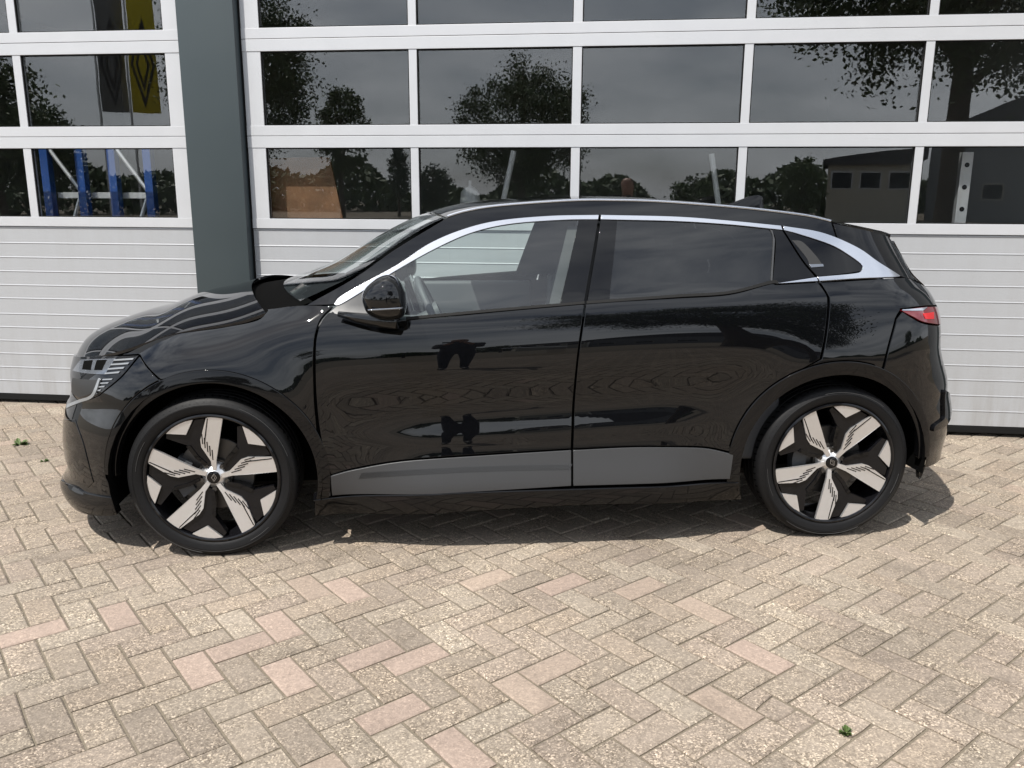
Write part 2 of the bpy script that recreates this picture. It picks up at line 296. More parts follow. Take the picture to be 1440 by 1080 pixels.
def sectional_door(name,label,sl,sr,muls,dz):
    root=empty(name,wp((sl+sr)/2,0,0)); tag(root,label,'garage door','sectional doors of the workshop'); O=wp((sl+sr)/2,0,0)
    P=lambda s0,s1,d0,d1,z0,z1,nm,m,bev=.002: wbox(s0,s1,d0,d1,z0,z1,bev).build(nm,m,root,O)
    # ribbed lower panels: each rib a slat
    zs=[.072,.176,.276,.377,.472,.571,.668,.78,.875,.973,1.072,1.172,1.278]
    for a,b in zip(zs[:-1],zs[1:]):
        pr_=[(.010,a+dz),(.010,b+dz-.0115),(.0078,b+dz-.0095),(.0074,b+dz-.0075),(.010,b+dz-.0008),(.045,b+dz-.0008),(.045,a+dz)]; n_=len(pr_)
        V=[wp(s_,d_,z_) for s_ in (sl,sr) for d_,z_ in pr_]; MB().add(V,[list(range(n_)),[n_+i for i in range(n_)][::-1]]+[[i,(i+1)%n_,n_+(i+1)%n_,n_+i] for i in range(n_)]).build('slat',M['slat'],root,O)
    P(sl,sr,.024,.05,.07+dz,1.28+dz,'panel_core',M['slat'],0)
    P(sl,sr,.012,.04,.022,.070+dz,'bottom_seal',M['seal'],.006)
    for k in range(4):
        z0=1.28+.6*k+dz
        P(sl,sr,0,.045,z0+.0015,z0+.066,'rail',M['frame']); P(sl,sr,0,.045,z0+.525,z0+.5985,'rail',M['frame'])
        P(sl,sl+.122,.003,.045,z0+.066,z0+.525,'stile',M['frame']); P(sr-.122,sr,.003,.045,z0+.066,z0+.525,'stile',M['frame'])
        for a,b in muls: P(a,b,.003,.045,z0+.066,z0+.525,'mullion',M['frame'])
        edges=[sl+.122]+[v for q in muls for v in q]+[sr-.122]
        for a,b in zip(edges[::2],edges[1::2]):
            ta,tb=rng.uniform(-.0022,.0022),rng.uniform(-.003,.003)
            pn=MB().box(a,b,.022,.028,z0+.066,z0+.525,fr=lambda v: wp(v[0],v[1]+ta*(v[0]-(a+b)/2)+tb*(v[2]-z0-.3),v[2])).build('pane',M['doorglass'],root,O)
            g=MB()
            for x0,x1,y0,y1 in ((a,a+.006,z0+.066,z0+.525),(b-.006,b,z0+.066,z0+.525),(a+.006,b-.006,z0+.066,z0+.072),(a+.006,b-.006,z0+.519,z0+.525)): g.box(x0,x1,.008,.0215,y0,y1,fr=lambda v: wp(v[0],v[1],v[2]))
            g.build('gasket',M['seal'],pn,O)
    return root
sectional_door('sectional_door','silver sectional door with five glazed bays behind the middle and tail of the car',-.797,4.59,[(.303,.355),(1.342,1.398),(2.38,2.432),(3.425,3.475)],0)
sectional_door('sectional_door','silver sectional door on the other side of the grey pillar, behind the bonnet',-6.60,-1.205,[(-5.55,-5.50),(-4.51,-4.46),(-3.46,-3.41),(-2.408,-2.350)],0)
# ------------------------------------------------------------------ things standing inside the workshop
M['blue']=simple('blue_rack_steel',(.013,.06,.24),.4,noise=.1,scale=30)
M['galv']=simple('galvanised_steel',(.55,.56,.57),.4,metal=.6,noise=.1,scale=30)
M['board']=simple('stained_brown_board',(.17,.085,.04),.7,noise=.75,scale=7)
M['tank']=simple('white_enamel',(.75,.75,.74),.4)
def inside(name,label,cat,s,d): 
    root=empty(name,wp(s,d,0)); tag(root,label,cat); return root,wp(s,d,0)
D=.25; ss=[wallpix(x,260,D)[0] for x in (65,114,159,209)]
root,O=inside('storage_rack','blue steel storage rack with diagonal braces behind the left door glass','rack',(ss[0]+ss[3])/2,D)
zt=wallpix(120,200,D)[1]
for s in ss:
    wbox(s-.03,s+.03,D,D+.06,0.004,zt,.004).build('upright',M['blue'],root,O)
for a,b in ((0,1),(2,3)):
    z0=wallpix(100,270,D)[1]
    for k,(p,q) in enumerate((((ss[a]+.02,zt-.03),(ss[b]-.02,z0)),((ss[b]-.02,z0),(ss[a]+.02,z0-.55)))):
        MB().tube([wp(p[0],D+.03,p[1]),wp(q[0],D+.03,q[1])],.014,6).build('brace',M['galv'],root,O)
for k,z in enumerate((wallpix(140,273,D)[1],zt-.012)): wbox(ss[0]+.031,ss[3]-.031,D+.07,D+.11,z-.03,z+.012,.003).build('beam',M['galv'],root,O)
D=.12; q=[wallpix(*p,D) for p in ((374,303),(376,222),(463,221),(483,303))]
root,O=inside('brown_board','stained brown board leaning inside the door glass beside the pillar','board',q[0][0],D)
V=[wp(s,D+o,z) for o in (0,.02) for s,z in (( q[0][0],.004),(q[1][0],q[1][1]),(q[2][0],q[2][1]),(q[3][0]+.25,.004))]
mesh_obj('panel',V,[[0,1,2,3],[7,6,5,4],[0,4,5,1],[1,5,6,2],[2,6,7,3]],M['board'],root,O,smooth=False)
for f in (.35,.7): MB().box(q[0][0]+.02,q[3][0],D-.012,D-.002,q[1][1]*f,q[1][1]*f+.03,fr=lambda v: wp(v[0],v[1],v[2])).build('batten',M['board'],root,O)
D=.4; s0,z0=wallpix(1362,214,D)
root,O=inside('perforated_post','galvanised post with a row of round holes inside the door glass','post',s0,D)
wbox(s0-.035,s0+.035,D,D+.05,.004,z0,.003).build('post',M['galv'],root,O)
for k in range(11):
    z=z0-.08-k*.14; MB().add([wp(s0+.016*math.cos(t),D-.002,z+.016*math.sin(t)) for t in np.linspace(0,2*math.pi,13)[:-1]],[list(range(12))]).build('hole',M['dark'],root,O)
D=2.0; s0,z0=wallpix(661,262,D)
root,O=inside('white_tank','white enamel tank with domed top inside the glazed door','tank',s0,D)
MB().tube([wp(s0,D,.004),wp(s0,D,.05),wp(s0,D,z0-.12),wp(s0,D,z0-.05),wp(s0,D,z0-.015),wp(s0,D,z0)],[.085,.09,.09,.08,.05,.01],20).build('tank_body',M['tank'],root,O,angle=60)
MB().tube([wp(s0,D,z0-.005),wp(s0,D,z0+.05)],.015,8).build('valve',M['galv'],root,O)
for px0,px1,lab in (((722,212),(707,284),'pale pole leaning inside the glazed door beside the white tank'),((1001,216),(1011,290),'pale pole leaning inside the glazed door behind the roof of the car')):
    D=1.2; a=wallpix(*px0,D); b=wallpix(*px1,D); k=(b[1]-.004)/(a[1]-b[1]); s1=b[0]+(b[0]-a[0])*k
    root,O=inside('leaning_pole',lab,'pole',s1,D)
    MB().tube([wp(s1,D,.004),wp(a[0],D+.02,a[1])],.022,8).build('shaft',M['tank'],root,O,angle=50); MB().tube([wp(s1,D,.004),wp(s1,D,.06)],.026,8).build('ferrule',M['seal'],root,O)
# ================================================================== THE CAR
YC=.855
def sm(a,b,x):
    t=np.clip((np.asarray(x,float)-a)/(b-a),0,1); return t*t*(3-2*t)
def table(pts):
    zs=np.array([p[0] for p in pts]); ns=np.tan(np.radians([p[1] for p in pts])); zz=np.linspace(zs[0],zs[-1],1200); nn=np.interp(zz,zs,ns)
    k=np.hanning(35);k/=k.sum(); nn=np.convolve(np.pad(nn,17,'edge'),k,'valid')
    G=np.concatenate([[0],np.cumsum((nn[1:]+nn[:-1])/2*np.diff(zz))]); return zz,G-np.interp(.70,zz,G)
UP=[(.65,-4.5),(.68,-6.5),(.72,-6),(.77,-2.5),(.80,0),(.84,3.2),(.87,5.4),(.90,8.5),(.95,14),(1.0,22),(1.03,34),(1.05,34),(1.07,26),(1.2,26),(1.4,32),(1.5,40),(1.7,40)]
DOOR=table([(0,-30),(.14,-25),(.22,-12),(.27,-2),(.30,8),(.36,12),(.44,10),(.465,4),(.495,4),(.51,8.5),(.528,12),(.552,12),(.575,7.4),(.61,1)]+UP)
PLAIN=table([(0,-30),(.14,-25),(.22,-14),(.30,-6),(.40,-3),(.55,-2)]+UP)
FEND=table([(-.2,-20),(.14,-12),(.4,-4),(.62,-1),(.70,1),(.80,5),(.86,12),(.91,26),(.95,42),(.98,54),(1.0,60),(1.3,60),(1.7,60)])
ZH=([-.95,-.75,-.6,-.36,-.165,.058,.2,.3,.5],[.70,.735,.775,.862,.932,.970,.998,1.02,1.05])
def smooth_table(z,x,s):
    zz=np.linspace(0,1.6,800); v=np.interp(zz,z,x); k=np.exp(-.5*(np.arange(-60,61)*.002/s)**2); k/=k.sum(); return zz,np.convolve(np.pad(v,60,'edge'),k,'valid')
XF=smooth_table([0,.1,.128,.157,.185,.214,.242,.27,.299,.327,.412,.498,.526,.554,.583,.611,.64,.668,.696,.725,.782,.81,.86,1.6],[-.741,-.791,-.825,-.848,-.858,-.863,-.843,-.826,-.828,-.831,-.832,-.822,-.817,-.808,-.798,-.787,-.78,-.784,-.79,-.792,-.787,-.78,-.744,-.744],.010)
XR=smooth_table([0,.25,.295,.34,.384,.429,.474,.519,.564,.608,.653,.698,.743,.788,.832,.877,.922,.967,1.012,1.056,1.101,1.146,1.191,1.236,1.28,1.325,1.37,1.47,1.6],[3.441,3.461,3.453,3.453,3.46,3.465,3.464,3.462,3.451,3.437,3.436,3.423,3.401,3.381,3.364,3.359,3.355,3.348,3.337,3.321,3.291,3.245,3.22,3.199,3.176,3.154,3.14,3.12,3.095],.014)
zhx=smooth_table([a+1 for a in ZH[0]],ZH[1],.06)
LF,LR,PF,PR=.66,.42,2.3,2.4
def S0(x,z):
    x,z=np.broadcast_arrays(np.asarray(x,float),np.asarray(z,float))
    shift=.05*(np.clip(x,-.2,2.7)-1.0); zp=z-shift*sm(.25,.6,z); w=sm(.45,.95,x)*(1-sm(1.85,2.35,x))
    d=np.interp(zp,*DOOR)*w+np.interp(zp,*PLAIN)*(1-w); fe=np.interp(z-np.interp(x+1,*zhx)+1.0,*FEND); wf=1-sm(.05,.62,x)
    s=d*(1-wf)+fe*wf+.010+.028*((x-1.34)/1.7)**2+.05*sm(2.6,3.5,x)*sm(.95,1.3,z)
    for cx,a in ((0,.030),(2.685,.034)):
        r=np.hypot(x-cx,(z-.343)*.96); s=s-a*np.exp(-((r-.40)/.13)**2)*sm(.1,.3,z)
    return s-.022*np.exp(-((x-2.75)/.55)**2-((z-.86)/.16)**2)
def S(x,z):
    x,z=np.broadcast_arrays(np.asarray(x,float),np.asarray(z,float)); h=YC-S0(x,z)
    a=np.clip((x-np.interp(z,*XF))/LF,0,1); b=np.clip((np.interp(z,*XR)-x)/LR,0,1)
    return YC-h*(1-(1-a)**PF)**(1/PF)*(1-(1-b)**PR)**(1/PR)
def u_of(x,z):
    xf=np.interp(z,*XF); xr=np.interp(z,*XR)
    if x<xf+LF: return xf+LF-LF*math.pi/2+LF*math.acos(max(-1,min(1,1-(x-xf)/LF)))
    if x>xr-LR: return xr-LR+LR*math.pi/2-LR*math.acos(max(-1,min(1,1-(xr-x)/LR)))
    return x
def fmap(u,z):
    u=np.asarray(u,float); z=np.asarray(z,float); xf=np.interp(z,*XF); xr=np.interp(z,*XR)
    pf=np.clip((u-(xf+LF))/LF+math.pi/2,0,math.pi/2); pr=np.clip(((xr-LR)-u)/LR+math.pi/2,0,math.pi/2)
    x=np.where(u<xf+LF,xf+LF*(1-np.cos(pf)),np.where(u>xr-LR,xr-LR*(1-np.cos(pr)),u))
    return np.stack([x,S(x,z),z],-1)
def hit(px,py):
    v=ray(px,py); t=np.linspace((-.35-CAM[1])/v[1],(YC-CAM[1])/v[1],700); p=CAM+t[:,None]*v; g=p[:,1]-S(p[:,0],p[:,2])
    xf=np.interp(p[:,2],*XF); xr=np.interp(p[:,2],*XR); ok=(p[:,0]>xf-.0)&(p[:,0]<xr)
    g=np.where(ok,g,-1); i=np.argmax(g>0)
    if g[i]<=0: i=int(np.argmax(g)); a=t[i]
    else:
        lo,hi=t[max(i-1,0)],t[i]
        for _ in range(30):
            mid=(lo+hi)/2; q=CAM+mid*v
            if q[1]-float(S(q[0],q[2]))>0: hi=mid
            else: lo=mid
        a=hi
    q=CAM+a*v; return q[0],q[2]
def uz(p):
    if p[0]=='xz': return np.array([u_of(p[1],p[2]),p[2]])
    if p[0]=='F': return np.array([np.interp(p[1],*XF)+LF-LF*math.pi/2,p[1]])
    if p[0]=='R': return np.array([np.interp(p[1],*XR)-LR+LR*math.pi/2,p[1]])
    x,z=hit(*p); return np.array([u_of(x,z),z])
def arc(cx,cz,r,a0,a1,n=14): return [('xz',cx+r*math.cos(R(a)),cz+r*math.sin(R(a))) for a in np.linspace(a0,a1,n)]
def spline(P,h):
    P=np.array(P)
    if len(P)==2: Q=P
    else:
        E=np.vstack([2*P[0]-P[1],P,2*P[-1]-P[-2]]); Q=[]
        for i in range(1,len(E)-2):
            a,b,c,d=E[i-1:i+3]
            for t in np.linspace(0,1,9)[:-1]: Q.append(.5*((2*b)+(-a+c)*t+(2*a-5*b+4*c-d)*t*t+(-a+3*b-3*c+d)*t**3))
        Q=np.array(Q+[P[-1]])
    L=np.concatenate([[0],np.cumsum(np.linalg.norm(np.diff(Q,axis=0),axis=1))]); n=max(2,int(L[-1]/h)+1); s=np.linspace(0,L[-1],n)
    return np.stack([np.interp(s,L,Q[:,0]),np.interp(s,L,Q[:,1])],-1)
def outline(segs,h):
    out=[]
    for sg in segs:
        q=spline([uz(p) for p in sg],h)
        for p in q:
            if not out or np.linalg.norm(p-out[-1])>h*.25: out.append(p)
    if np.linalg.norm(out[0]-out[-1])<h*.25: out.pop()
    out=np.array(out); x,y=out[:,0],out[:,1]
    if (x*np.roll(y,-1)-np.roll(x,-1)*y).sum()<0: out=out[::-1]
    return out
def offset_loop(B,d):
    e=np.roll(B,-1,0)-B; n=np.stack([e[:,1],-e[:,0]],-1); n/=np.linalg.norm(n,axis=1)[:,None]+1e-12      # outward for ccw
    m=n+np.roll(n,1,0); k=np.clip((m*m).sum(1),.6,4); m=m*(2/k)[:,None]
    return B-m*d*.5*1.0,m/ (np.linalg.norm(m,axis=1)[:,None]+1e-12)
def inside_poly(P,B):
    x,y=P[:,0][:,None],P[:,1][:,None]; x0,y0=B[:,0],B[:,1]; x1,y1=np.roll(x0,-1),np.roll(y0,-1)
    c=((y0>y)!=(y1>y))&(x<(x1-x0)*(y-y0)/(y1-y0+1e-15)+x0); return c.sum(1)%2==1
CAR=np.array([1.34,YC,0.])
car=empty('car',CAR); tag(car,'black electric hatchback parked side-on on the brick paving before the doors','car')
def panel(name,segs,m,parent=None,off=0.,gap=.0025,h=.03,bev=.004,th=.014,mirror=True,label=None,fn=None):
    parent=parent or car; hb=min(h,.012); B=outline(segs,hb); B,_=offset_loop(B,gap); mp=fn or fmap
    loops=[B]
    if bev: loops.append(offset_loop(B,bev)[0])
    lo,hi=B.min(0),B.max(0); gx,gy=np.meshgrid(np.arange(lo[0],hi[0],h),np.arange(lo[1],hi[1],h)); G=np.stack([gx.ravel(),gy.ravel()],-1)
    if len(G):
        G=G[inside_poly(G,B)]
    if len(G):
        dmin=np.sqrt(((G[:,None]-B[None])**2).sum(-1)).min(1); G=G[dmin>max(bev*1.8,h*.35)]
    pts=[];edges=[]
    for l in loops:
        k=len(pts); pts+=list(l); edges+=[(k+i,k+(i+1)%len(l)) for i in range(len(l))]
    pts+=list(G)
    r=delaunay_2d_cdt([Vector((float(p[0]),float(p[1]))) for p in pts],edges,[],1,1e-7)
    P=np.array([v[:] for v in r[0]]); F=[list(f) for f in r[2]]
    if not F: raise Exception('empty panel '+name)
    nb=len(B); first=np.array([min(o) if len(o) else 10**6 for o in r[3]]); outer=(first<nb)
    e=.0015
    def frame(Q):
        A=(mp(Q[:,0]+e,Q[:,1])-mp(Q[:,0]-e,Q[:,1])); C=(mp(Q[:,0],Q[:,1]+e)-mp(Q[:,0],Q[:,1]-e)); n=np.cross(A,C); n/=np.linalg.norm(n,axis=1)[:,None]+1e-12
        return A/(np.linalg.norm(A,axis=1)[:,None]+1e-12),C/(np.linalg.norm(C,axis=1)[:,None]+1e-12),n
    A,C,n=frame(P); X=mp(P[:,0],P[:,1])+n*(-off)
    Bn=offset_loop(B,.001)[1]; Ab,Cb,nb3=frame(B); ob=Ab*Bn[:,:1]+Cb*Bn[:,1:]; ob/=np.linalg.norm(ob,axis=1)[:,None]+1e-12
    nn=n.copy()
    for i in np.where(outer)[0]:
        j=first[i]
        if bev: X[i]-=n[i]*bev*.5; q=n[i]+ob[j]*1.0; nn[i]=q/np.linalg.norm(q)
    if th:
        X0=mp(B[:,0],B[:,1])+nb3*(-off)-nb3*(bev*.5 if bev else 0); X1=X0-nb3*th; k=len(X)
        X=np.vstack([X,X0,X1]); nn=np.vstack([nn,ob,ob]); q=len(B)
        F+=[[k+i,k+q+i,k+q+(i+1)%q,k+(i+1)%q] for i in range(q)]
    F=[f for f in F]
    # orient faces to normals
    fx=[]
    for f in F:
        g=np.cross(X[f[1]]-X[f[0]],X[f[2]]-X[f[0]]); fx.append(f if g@(nn[f].mean(0))>=0 else f[::-1])
    o=mesh_obj(name,X,fx,m,parent,CAR,nn)
    if label: o['label']=label
    if mirror:
        Xm=X.copy(); Xm[:,1]=2*YC-Xm[:,1]; nm=nn.copy(); nm[:,1]*=-1
        par=parent
        if parent is not car and 'twin' in MIR and parent.name in MIR['twin']: par=MIR['twin'][parent.name]
        om=mesh_obj(name,Xm,[f[::-1] for f in fx],m,par,CAR,nm); MIR.setdefault('twin',{})[o.name]=om
    return o
MIR={}
FA=(.02,.345); RA=(2.668,.343); RI=.412; RO=.463
# ---- side body panels
fender=panel('front_fender',[[(172,499),(235,472),(312.5,460),(361,450),(376,437)],[(376,434),(425,429),(468,430)],[(468,431),(452,447),(443,470),(440.5,500),(441.5,560),(445,600)],arc(*FA,RO,26,113),[(226,534),(197,499)],[(194,497.5),(172,499)]],M['paint'])
fdoor=panel('front_door',[[(471,433),(455,447),(446,470),(443.5,500),(445,560),(452,620),(465,668)],[(465,668),(500,658),(575,646),(690,638),(803,631)],[(803,631),(806,560),(812,500),(820,440),(822,428)],[(822,427),(700,438),(571,450),(513,450),(471,437)]],M['paint'])
rdoor=panel('rear_door',[[(824,427),(822,445),(814,500),(808.5,560),(806,631)],[(806,631),(900,627.5),(985,628),(1033,637)],arc(*RA,.478,168,111.5,16),[(1153,505),(1160,470),(1164,425),(1161,412),(1147,392)],[(1147,397),(1094,400),(1083,399),(1025,414),(950,419),(858,424),(824,427)]],M['paint'])
quarter=panel('rear_quarter',[[(1150,391),(1164,413),(1167,425),(1163,470),(1156,505)],arc(*RA,.478,109,73,12),[(1237,528),(1248,490),(1259,448)],[(1259,447),(1266,436)],[(1266,434),(1300,430),(1317,429)],[(1317,429),(1307,407),(1288,396)],[(1287,395),(1265,390),(1152,397)]],M['paint'])
# bumpers wrap round to the centre line
fb=panel('front_bumper',[[(197,501),(228,538)],arc(*FA,.468,115,180,12),[('xz',-.44,.33),('xz',-.415,.20)],[('xz',-.415,.195),('xz',-.5,.175),('xz',-.65,.155),('xz',-.8,.15)],[('xz',-.80,.15),('F',.15)],[('F',.15),('F',.585)],[('F',.585),('xz',-.78,.585)],[(95,571),(121,563),(140,556)],[(140,556),(170,531),(196,501)]],M['paint'])
rb=panel('rear_bumper',[[(1261,449),(1250,491),(1240,530)],arc(*RA,.466,70,4,12),[('xz',3.13,.30),('xz',3.12,.25)],[(1293,659),(1322,647)],[('xz',3.42,.25),('R',.25)],[('R',.25),('R',.80)],[('R',.80),('xz',3.355,.80)],[(1322.5,458),(1300,455),(1283,447),(1269,438)]],M['paint'],th=.02)
tg=panel('tailgate',[[('xz',3.353,.803),('R',.803)],[('R',.803),('R',1.085)],[('R',1.085),('xz',3.245,1.085)],[(1318,430),(1321,440),(1322,456)]],M['paint'])
rw=panel('rear_window',[[('R',1.10),('R',1.30)],[('R',1.30),('xz',3.10,1.30)],[('xz',3.10,1.30),('xz',3.20,1.10)],[('xz',3.20,1.10),('R',1.10)]],M['privacy'],bev=0,th=.006)
# arch trims, sills, cladding
for nm,c,a0,a1 in (('front_arch_trim',FA,-17,178),('rear_arch_trim',RA,2,196)):
    panel(nm,[arc(*c,RO if c is FA else .474,a0,a1,30),arc(*c,RI if c is FA else .415,a1,a0,30)],M['gloss'],off=-.006,gap=0,h=.025,th=.03,bev=.006)
panel('door_cladding',[[(465,669),(500,660),(575,648),(690,640),(803,633)],[(803,633),(803,683)],[(803,683),(467,696)],[(467,696),(465,669)]],M['satin'],fdoor,off=-.007,gap=.001,bev=.004,label='satin grey lower cladding')
panel('door_cladding',[[(806,633),(900,629),(985,630),(1031,639)],[(1031,639),(1026,673)],[(1026,673),(806,683)],[(806,683),(806,633)]],M['satin'],rdoor,off=-.007,gap=.001,label='satin grey lower cladding')
panel('sill',[[(443,703),(455,700),(620,693.5),(800,687),(1037,677)],[(1037,677),(1042,700)],[(1042,700),(800,709),(443,723)],[(443,723),(443,703)]],M['gloss'],off=-.012,gap=0,bev=.008,th=.05)
panel('cladding_end',[[(455,670),(463,669)],[(463,669),(465,697)],[(465,697),(453,699)],[(453,699),(451,672)]],M['satin'],off=-.004,gap=.001)
# fine ribbing on the cladding
rib=MB()
for k in range(150):
    t=k/149; px=505+t*295; py0=664-10*t-4*math.sin(t*2.5); 
    a=hit(px,py0+8); b=hit(px+4,py0); 
    A_=np.array([a[0],float(S(*a))-.0085,a[1]]); B_=np.array([b[0],float(S(*b))-.0085,b[1]]); rib.tube([A_,B_],.0012,4,False)
rib.build('cladding_ribs',M['satin'],fdoor,CAR)
# inner dark shell that closes the gaps
panel('inner_shell',[[('xz',.46,.22),('xz',2.22,.22)],[('xz',2.22,.22),('xz',2.24,.5)],arc(*RA,.44,165,15,14),[('xz',3.12,.30),('xz',3.2,.4),('xz',3.2,.9),('xz',3.1,1.05)],[('xz',3.1,1.05),('xz',2.5,1.05),('xz',.5,.97),('xz',.2,.93)],[('xz',.2,.93),('xz',-.15,.84),('xz',-.4,.72),('xz',-.5,.6),('xz',-.46,.4)],arc(*FA,.435,165,-10,14)],M['dark'],off=.022,gap=0,bev=0,th=0,h=.06)
# ---- glasshouse
fan=[(470,428),(484.5,413.5),(556.7,373.8),(603.6,343),(650.6,323),(701,310.6),(773,304),(842,302.6),(950,305),(1025,310.6),(1100,318),(1156,327.5),(1176,335)]
RAIL=[(1169,312.5),(1137,305),(1080,297.5),(1025,292),(931,285),(865,283),(802,283.5),(701,290.7),(654,298.5),(629,306)]
panel('roof_pillar',[[(432,429),(470,428)],fan,[(1176,335),(1169,312.5)],RAIL,[(629,306),(556.7,350),(499,390.5),(432,428)]],M['paint'],gap=.001,h=.025)
panel('tailgate_side',[[(1178.5,336),(1205,349),(1235,370),(1263,387)],[(1263,387),(1286,394)],[(1286,394),(1270,363),(1251,334)],[(1251,333),(1172,314)]],M['gloss'],gap=.001)
panel('window_chrome',[fan[0:8],[(842,302.6),(841,309)],[(841,309),(791.4,309.7),(719,315.2),(665,327.2),(614.5,349),(556.7,381),(483.5,426),(470,428)]],M['chrome'],fdoor,off=-.004,gap=.0008,h=.02,bev=.0015,th=.01)
panel('window_chrome',[[(845,302.6),(950,305),(1025,310.6),(1098,317.7)],[(1098,317.7),(1100,323.8)],[(1100,323.8),(1077.5,321.5),(1025,316.2),(950,311.5),(844.5,309)],[(844.5,309),(845,302.6)]],M['chrome'],rdoor,off=-.004,gap=.0008,h=.02,bev=.0015,th=.01)
panel('pillar_chrome',[[(1101,318),(1156,327.5),(1205,348),(1235,368.8),(1265,388)],[(1265,389),(1212,391.5),(1152,395.5)],[(1152,395.5),(1149,389.6)],[(1149,389.6),(1203,384.5),(1211,380),(1211.5,373),(1193.8,359.4),(1167.5,344.4),(1122.5,329.4),(1102,324)]],M['chrome'],off=-.004,gap=.0008,h=.02,bev=.0015,th=.01,label='broad satin chrome blade on the rear pillar')
panel('belt_chrome',[[(1094,398.5),(1148,390)],[(1148,390),(1150,395.5)],[(1150,395.5),(1094,399)]],M['chrome'],rdoor,off=-.004,gap=.0005,h=.02,bev=.001,th=.01)
panel('window',[[(556,377),(614.5,346),(665,324.5),(719,313),(791,308),(815,308)],[(815,308),(787,429)],[(787,429),(571,449.5),(557,450)],[(557,450),(556,377)]],M['winglass'],fdoor,off=.003,gap=0,bev=0,th=0,h=.04)
panel('window',[[(867,309),(950,310.5),(1025,315),(1079,321),(1089,337),(1085,397)],[(1085,397),(1025,413),(950,418),(856,424)],[(856,424),(867,309)]],M['privacy'],rdoor,off=.003,gap=0,bev=0,th=0,h=.04)
panel('pillar_trim',[[(814,309),(841,308.8)],[(841,308.8),(821,427)],[(821,427),(787.5,429)],[(787.5,429),(814,309)]],M['gloss'],fdoor,gap=.0005,bev=.002,th=.03)
panel('pillar_trim',[[(845,309),(868,310)],[(868,310),(857,424)],[(857,424),(826,427)],[(826,427),(845,309)]],M['gloss'],rdoor,gap=.0005,bev=.002,th=.03)
panel('pillar_trim',[[(1080,322),(1100,324)],[(1100,324),(1127,366),(1146,389)],[(1146,389),(1094,398),(1087,397)],[(1087,397),(1091,337),(1080,322)]],M['gloss'],rdoor,gap=.0005,bev=.002,th=.03)
hp=panel('quarter_trim',[[(1103,324),(1122.5,330),(1167,345),(1194,360),(1211,373),(1210,381),(1150,389)],[(1150,389),(1130,366),(1103,324)]],M['gloss'],gap=.0005,bev=.002,th=.03)
panel('pillar_handle_recess',[[(1114,338),(1128,340),(1146,358),(1157,373)],[(1157,373),(1138,376)],[(1138,376),(1135,364),(1114,338)]],M['plastic'],hp,off=-.0012,gap=0,bev=.001,th=.003)
panel('pillar_handle',[[(1138,372),(1157,371.5)],[(1157,371.5),(1158,375)],[(1158,375),(1140,376.5)],[(1140,376.5),(1138,372)]],M['lens'],hp,off=-.004,gap=0,bev=.001,th=.004)
panel('mirror_sail',[[(474,430),(556,381.5)],[(556,381.5),(557,450)],[(557,450),(513,450),(462,440)],[(462,440),(474,430)]],M['satin'],fdoor,off=.0,gap=.001,bev=.002)
panel('belt_seal',[[(571,446),(700,434),(822,424)],[(822,424),(822,427.5)],[(822,427.5),(700,438),(571,450)],[(571,450),(571,446)]],M['seal'],fdoor,off=-.003,gap=0,bev=.001,th=.01,h=.02)
panel('belt_seal',[[(825,423.5),(950,414.5),(1025,409.5),(1085,394.5),(1094,396.5)],[(1094,396.5),(1094,400)],[(1094,400),(1083,399.5),(1025,413.5),(950,418.5),(825,427.5)],[(825,427.5),(825,423.5)]],M['seal'],rdoor,off=-.003,gap=0,bev=.001,th=.01,h=.02)
panel('pillar_inner',[[(800,312),(878,313)],[(878,313),(872,424)],[(872,424),(772,430)],[(772,430),(800,312)]],M['plastic'],fdoor,off=.035,gap=0,bev=0,th=0,h=.05)
panel('pillar_inner',[[(1070,325),(1125,335)],[(1125,335),(1165,380)],[(1165,380),(1150,392),(1075,402)],[(1075,402),(1070,325)]],M['plastic'],quarter,off=.035,gap=0,bev=0,th=0,h=.05)
panel('pillar_inner',[[(1110,326),(1175,345)],[(1175,345),(1225,385)],[(1225,385),(1130,394)],[(1130,394),(1110,326)]],M['plastic'],quarter,off=.05,gap=0,bev=0,th=0,h=.05)
# window frame bars beside the dividing bar of the rear door
panel('glass_divider',[[(1086,324),(1089.5,337)],[(1089.5,337),(1086,396)],[(1086,396),(1083.5,396)],[(1083.5,396),(1087,338),(1083,323)]],M['satin'],rdoor,off=-.001,gap=0,bev=0,th=.006)
# ---- lamps and front details
hl=panel('headlight',[[(103,500),(120,500.5),(150,499.5),(194,498.5)],[(194,498.5),(169,529),(139,555)],[(139,555),(120,561),(96,569)],[('xz',-.775,.60),('xz',-.79,.75)]],M['gloss'],off=.004,gap=.001,h=.02,bev=.002,th=.01)
panel('lamp_cluster',[[(113,505),(162,503)],[(162,503),(147,526)],[(147,526),(101,521)],[(101,521),(113,505)]],M['lens'],hl,off=.002,gap=0,h=.015,bev=.002,th=.002)
for p in (((118,507),(130,506),(127,520),(115,519)),((136,506),(150,505.5),(143,520),(132,520))): panel('projector',[[p[0],p[1]],[p[1],p[2]],[p[2],p[3]],[p[3],p[0]]],M['dark'],hl,off=.0005,gap=0,h=.01,bev=.001,th=.002)
for k in range(4):
    y=503+k*6.3; x0=160-k*4.2; x1=188-k*6.6
    panel('light_bar',[[(x0,y+2),(x1,y)],[(x1,y),(x1-2,y+2.6)],[(x1-2,y+2.6),(x0-1,y+4.2)],[(x0-1,y+4.2),(x0,y+2)]],M['white'],hl,off=.001,gap=0,h=.01,bev=0,th=.003)
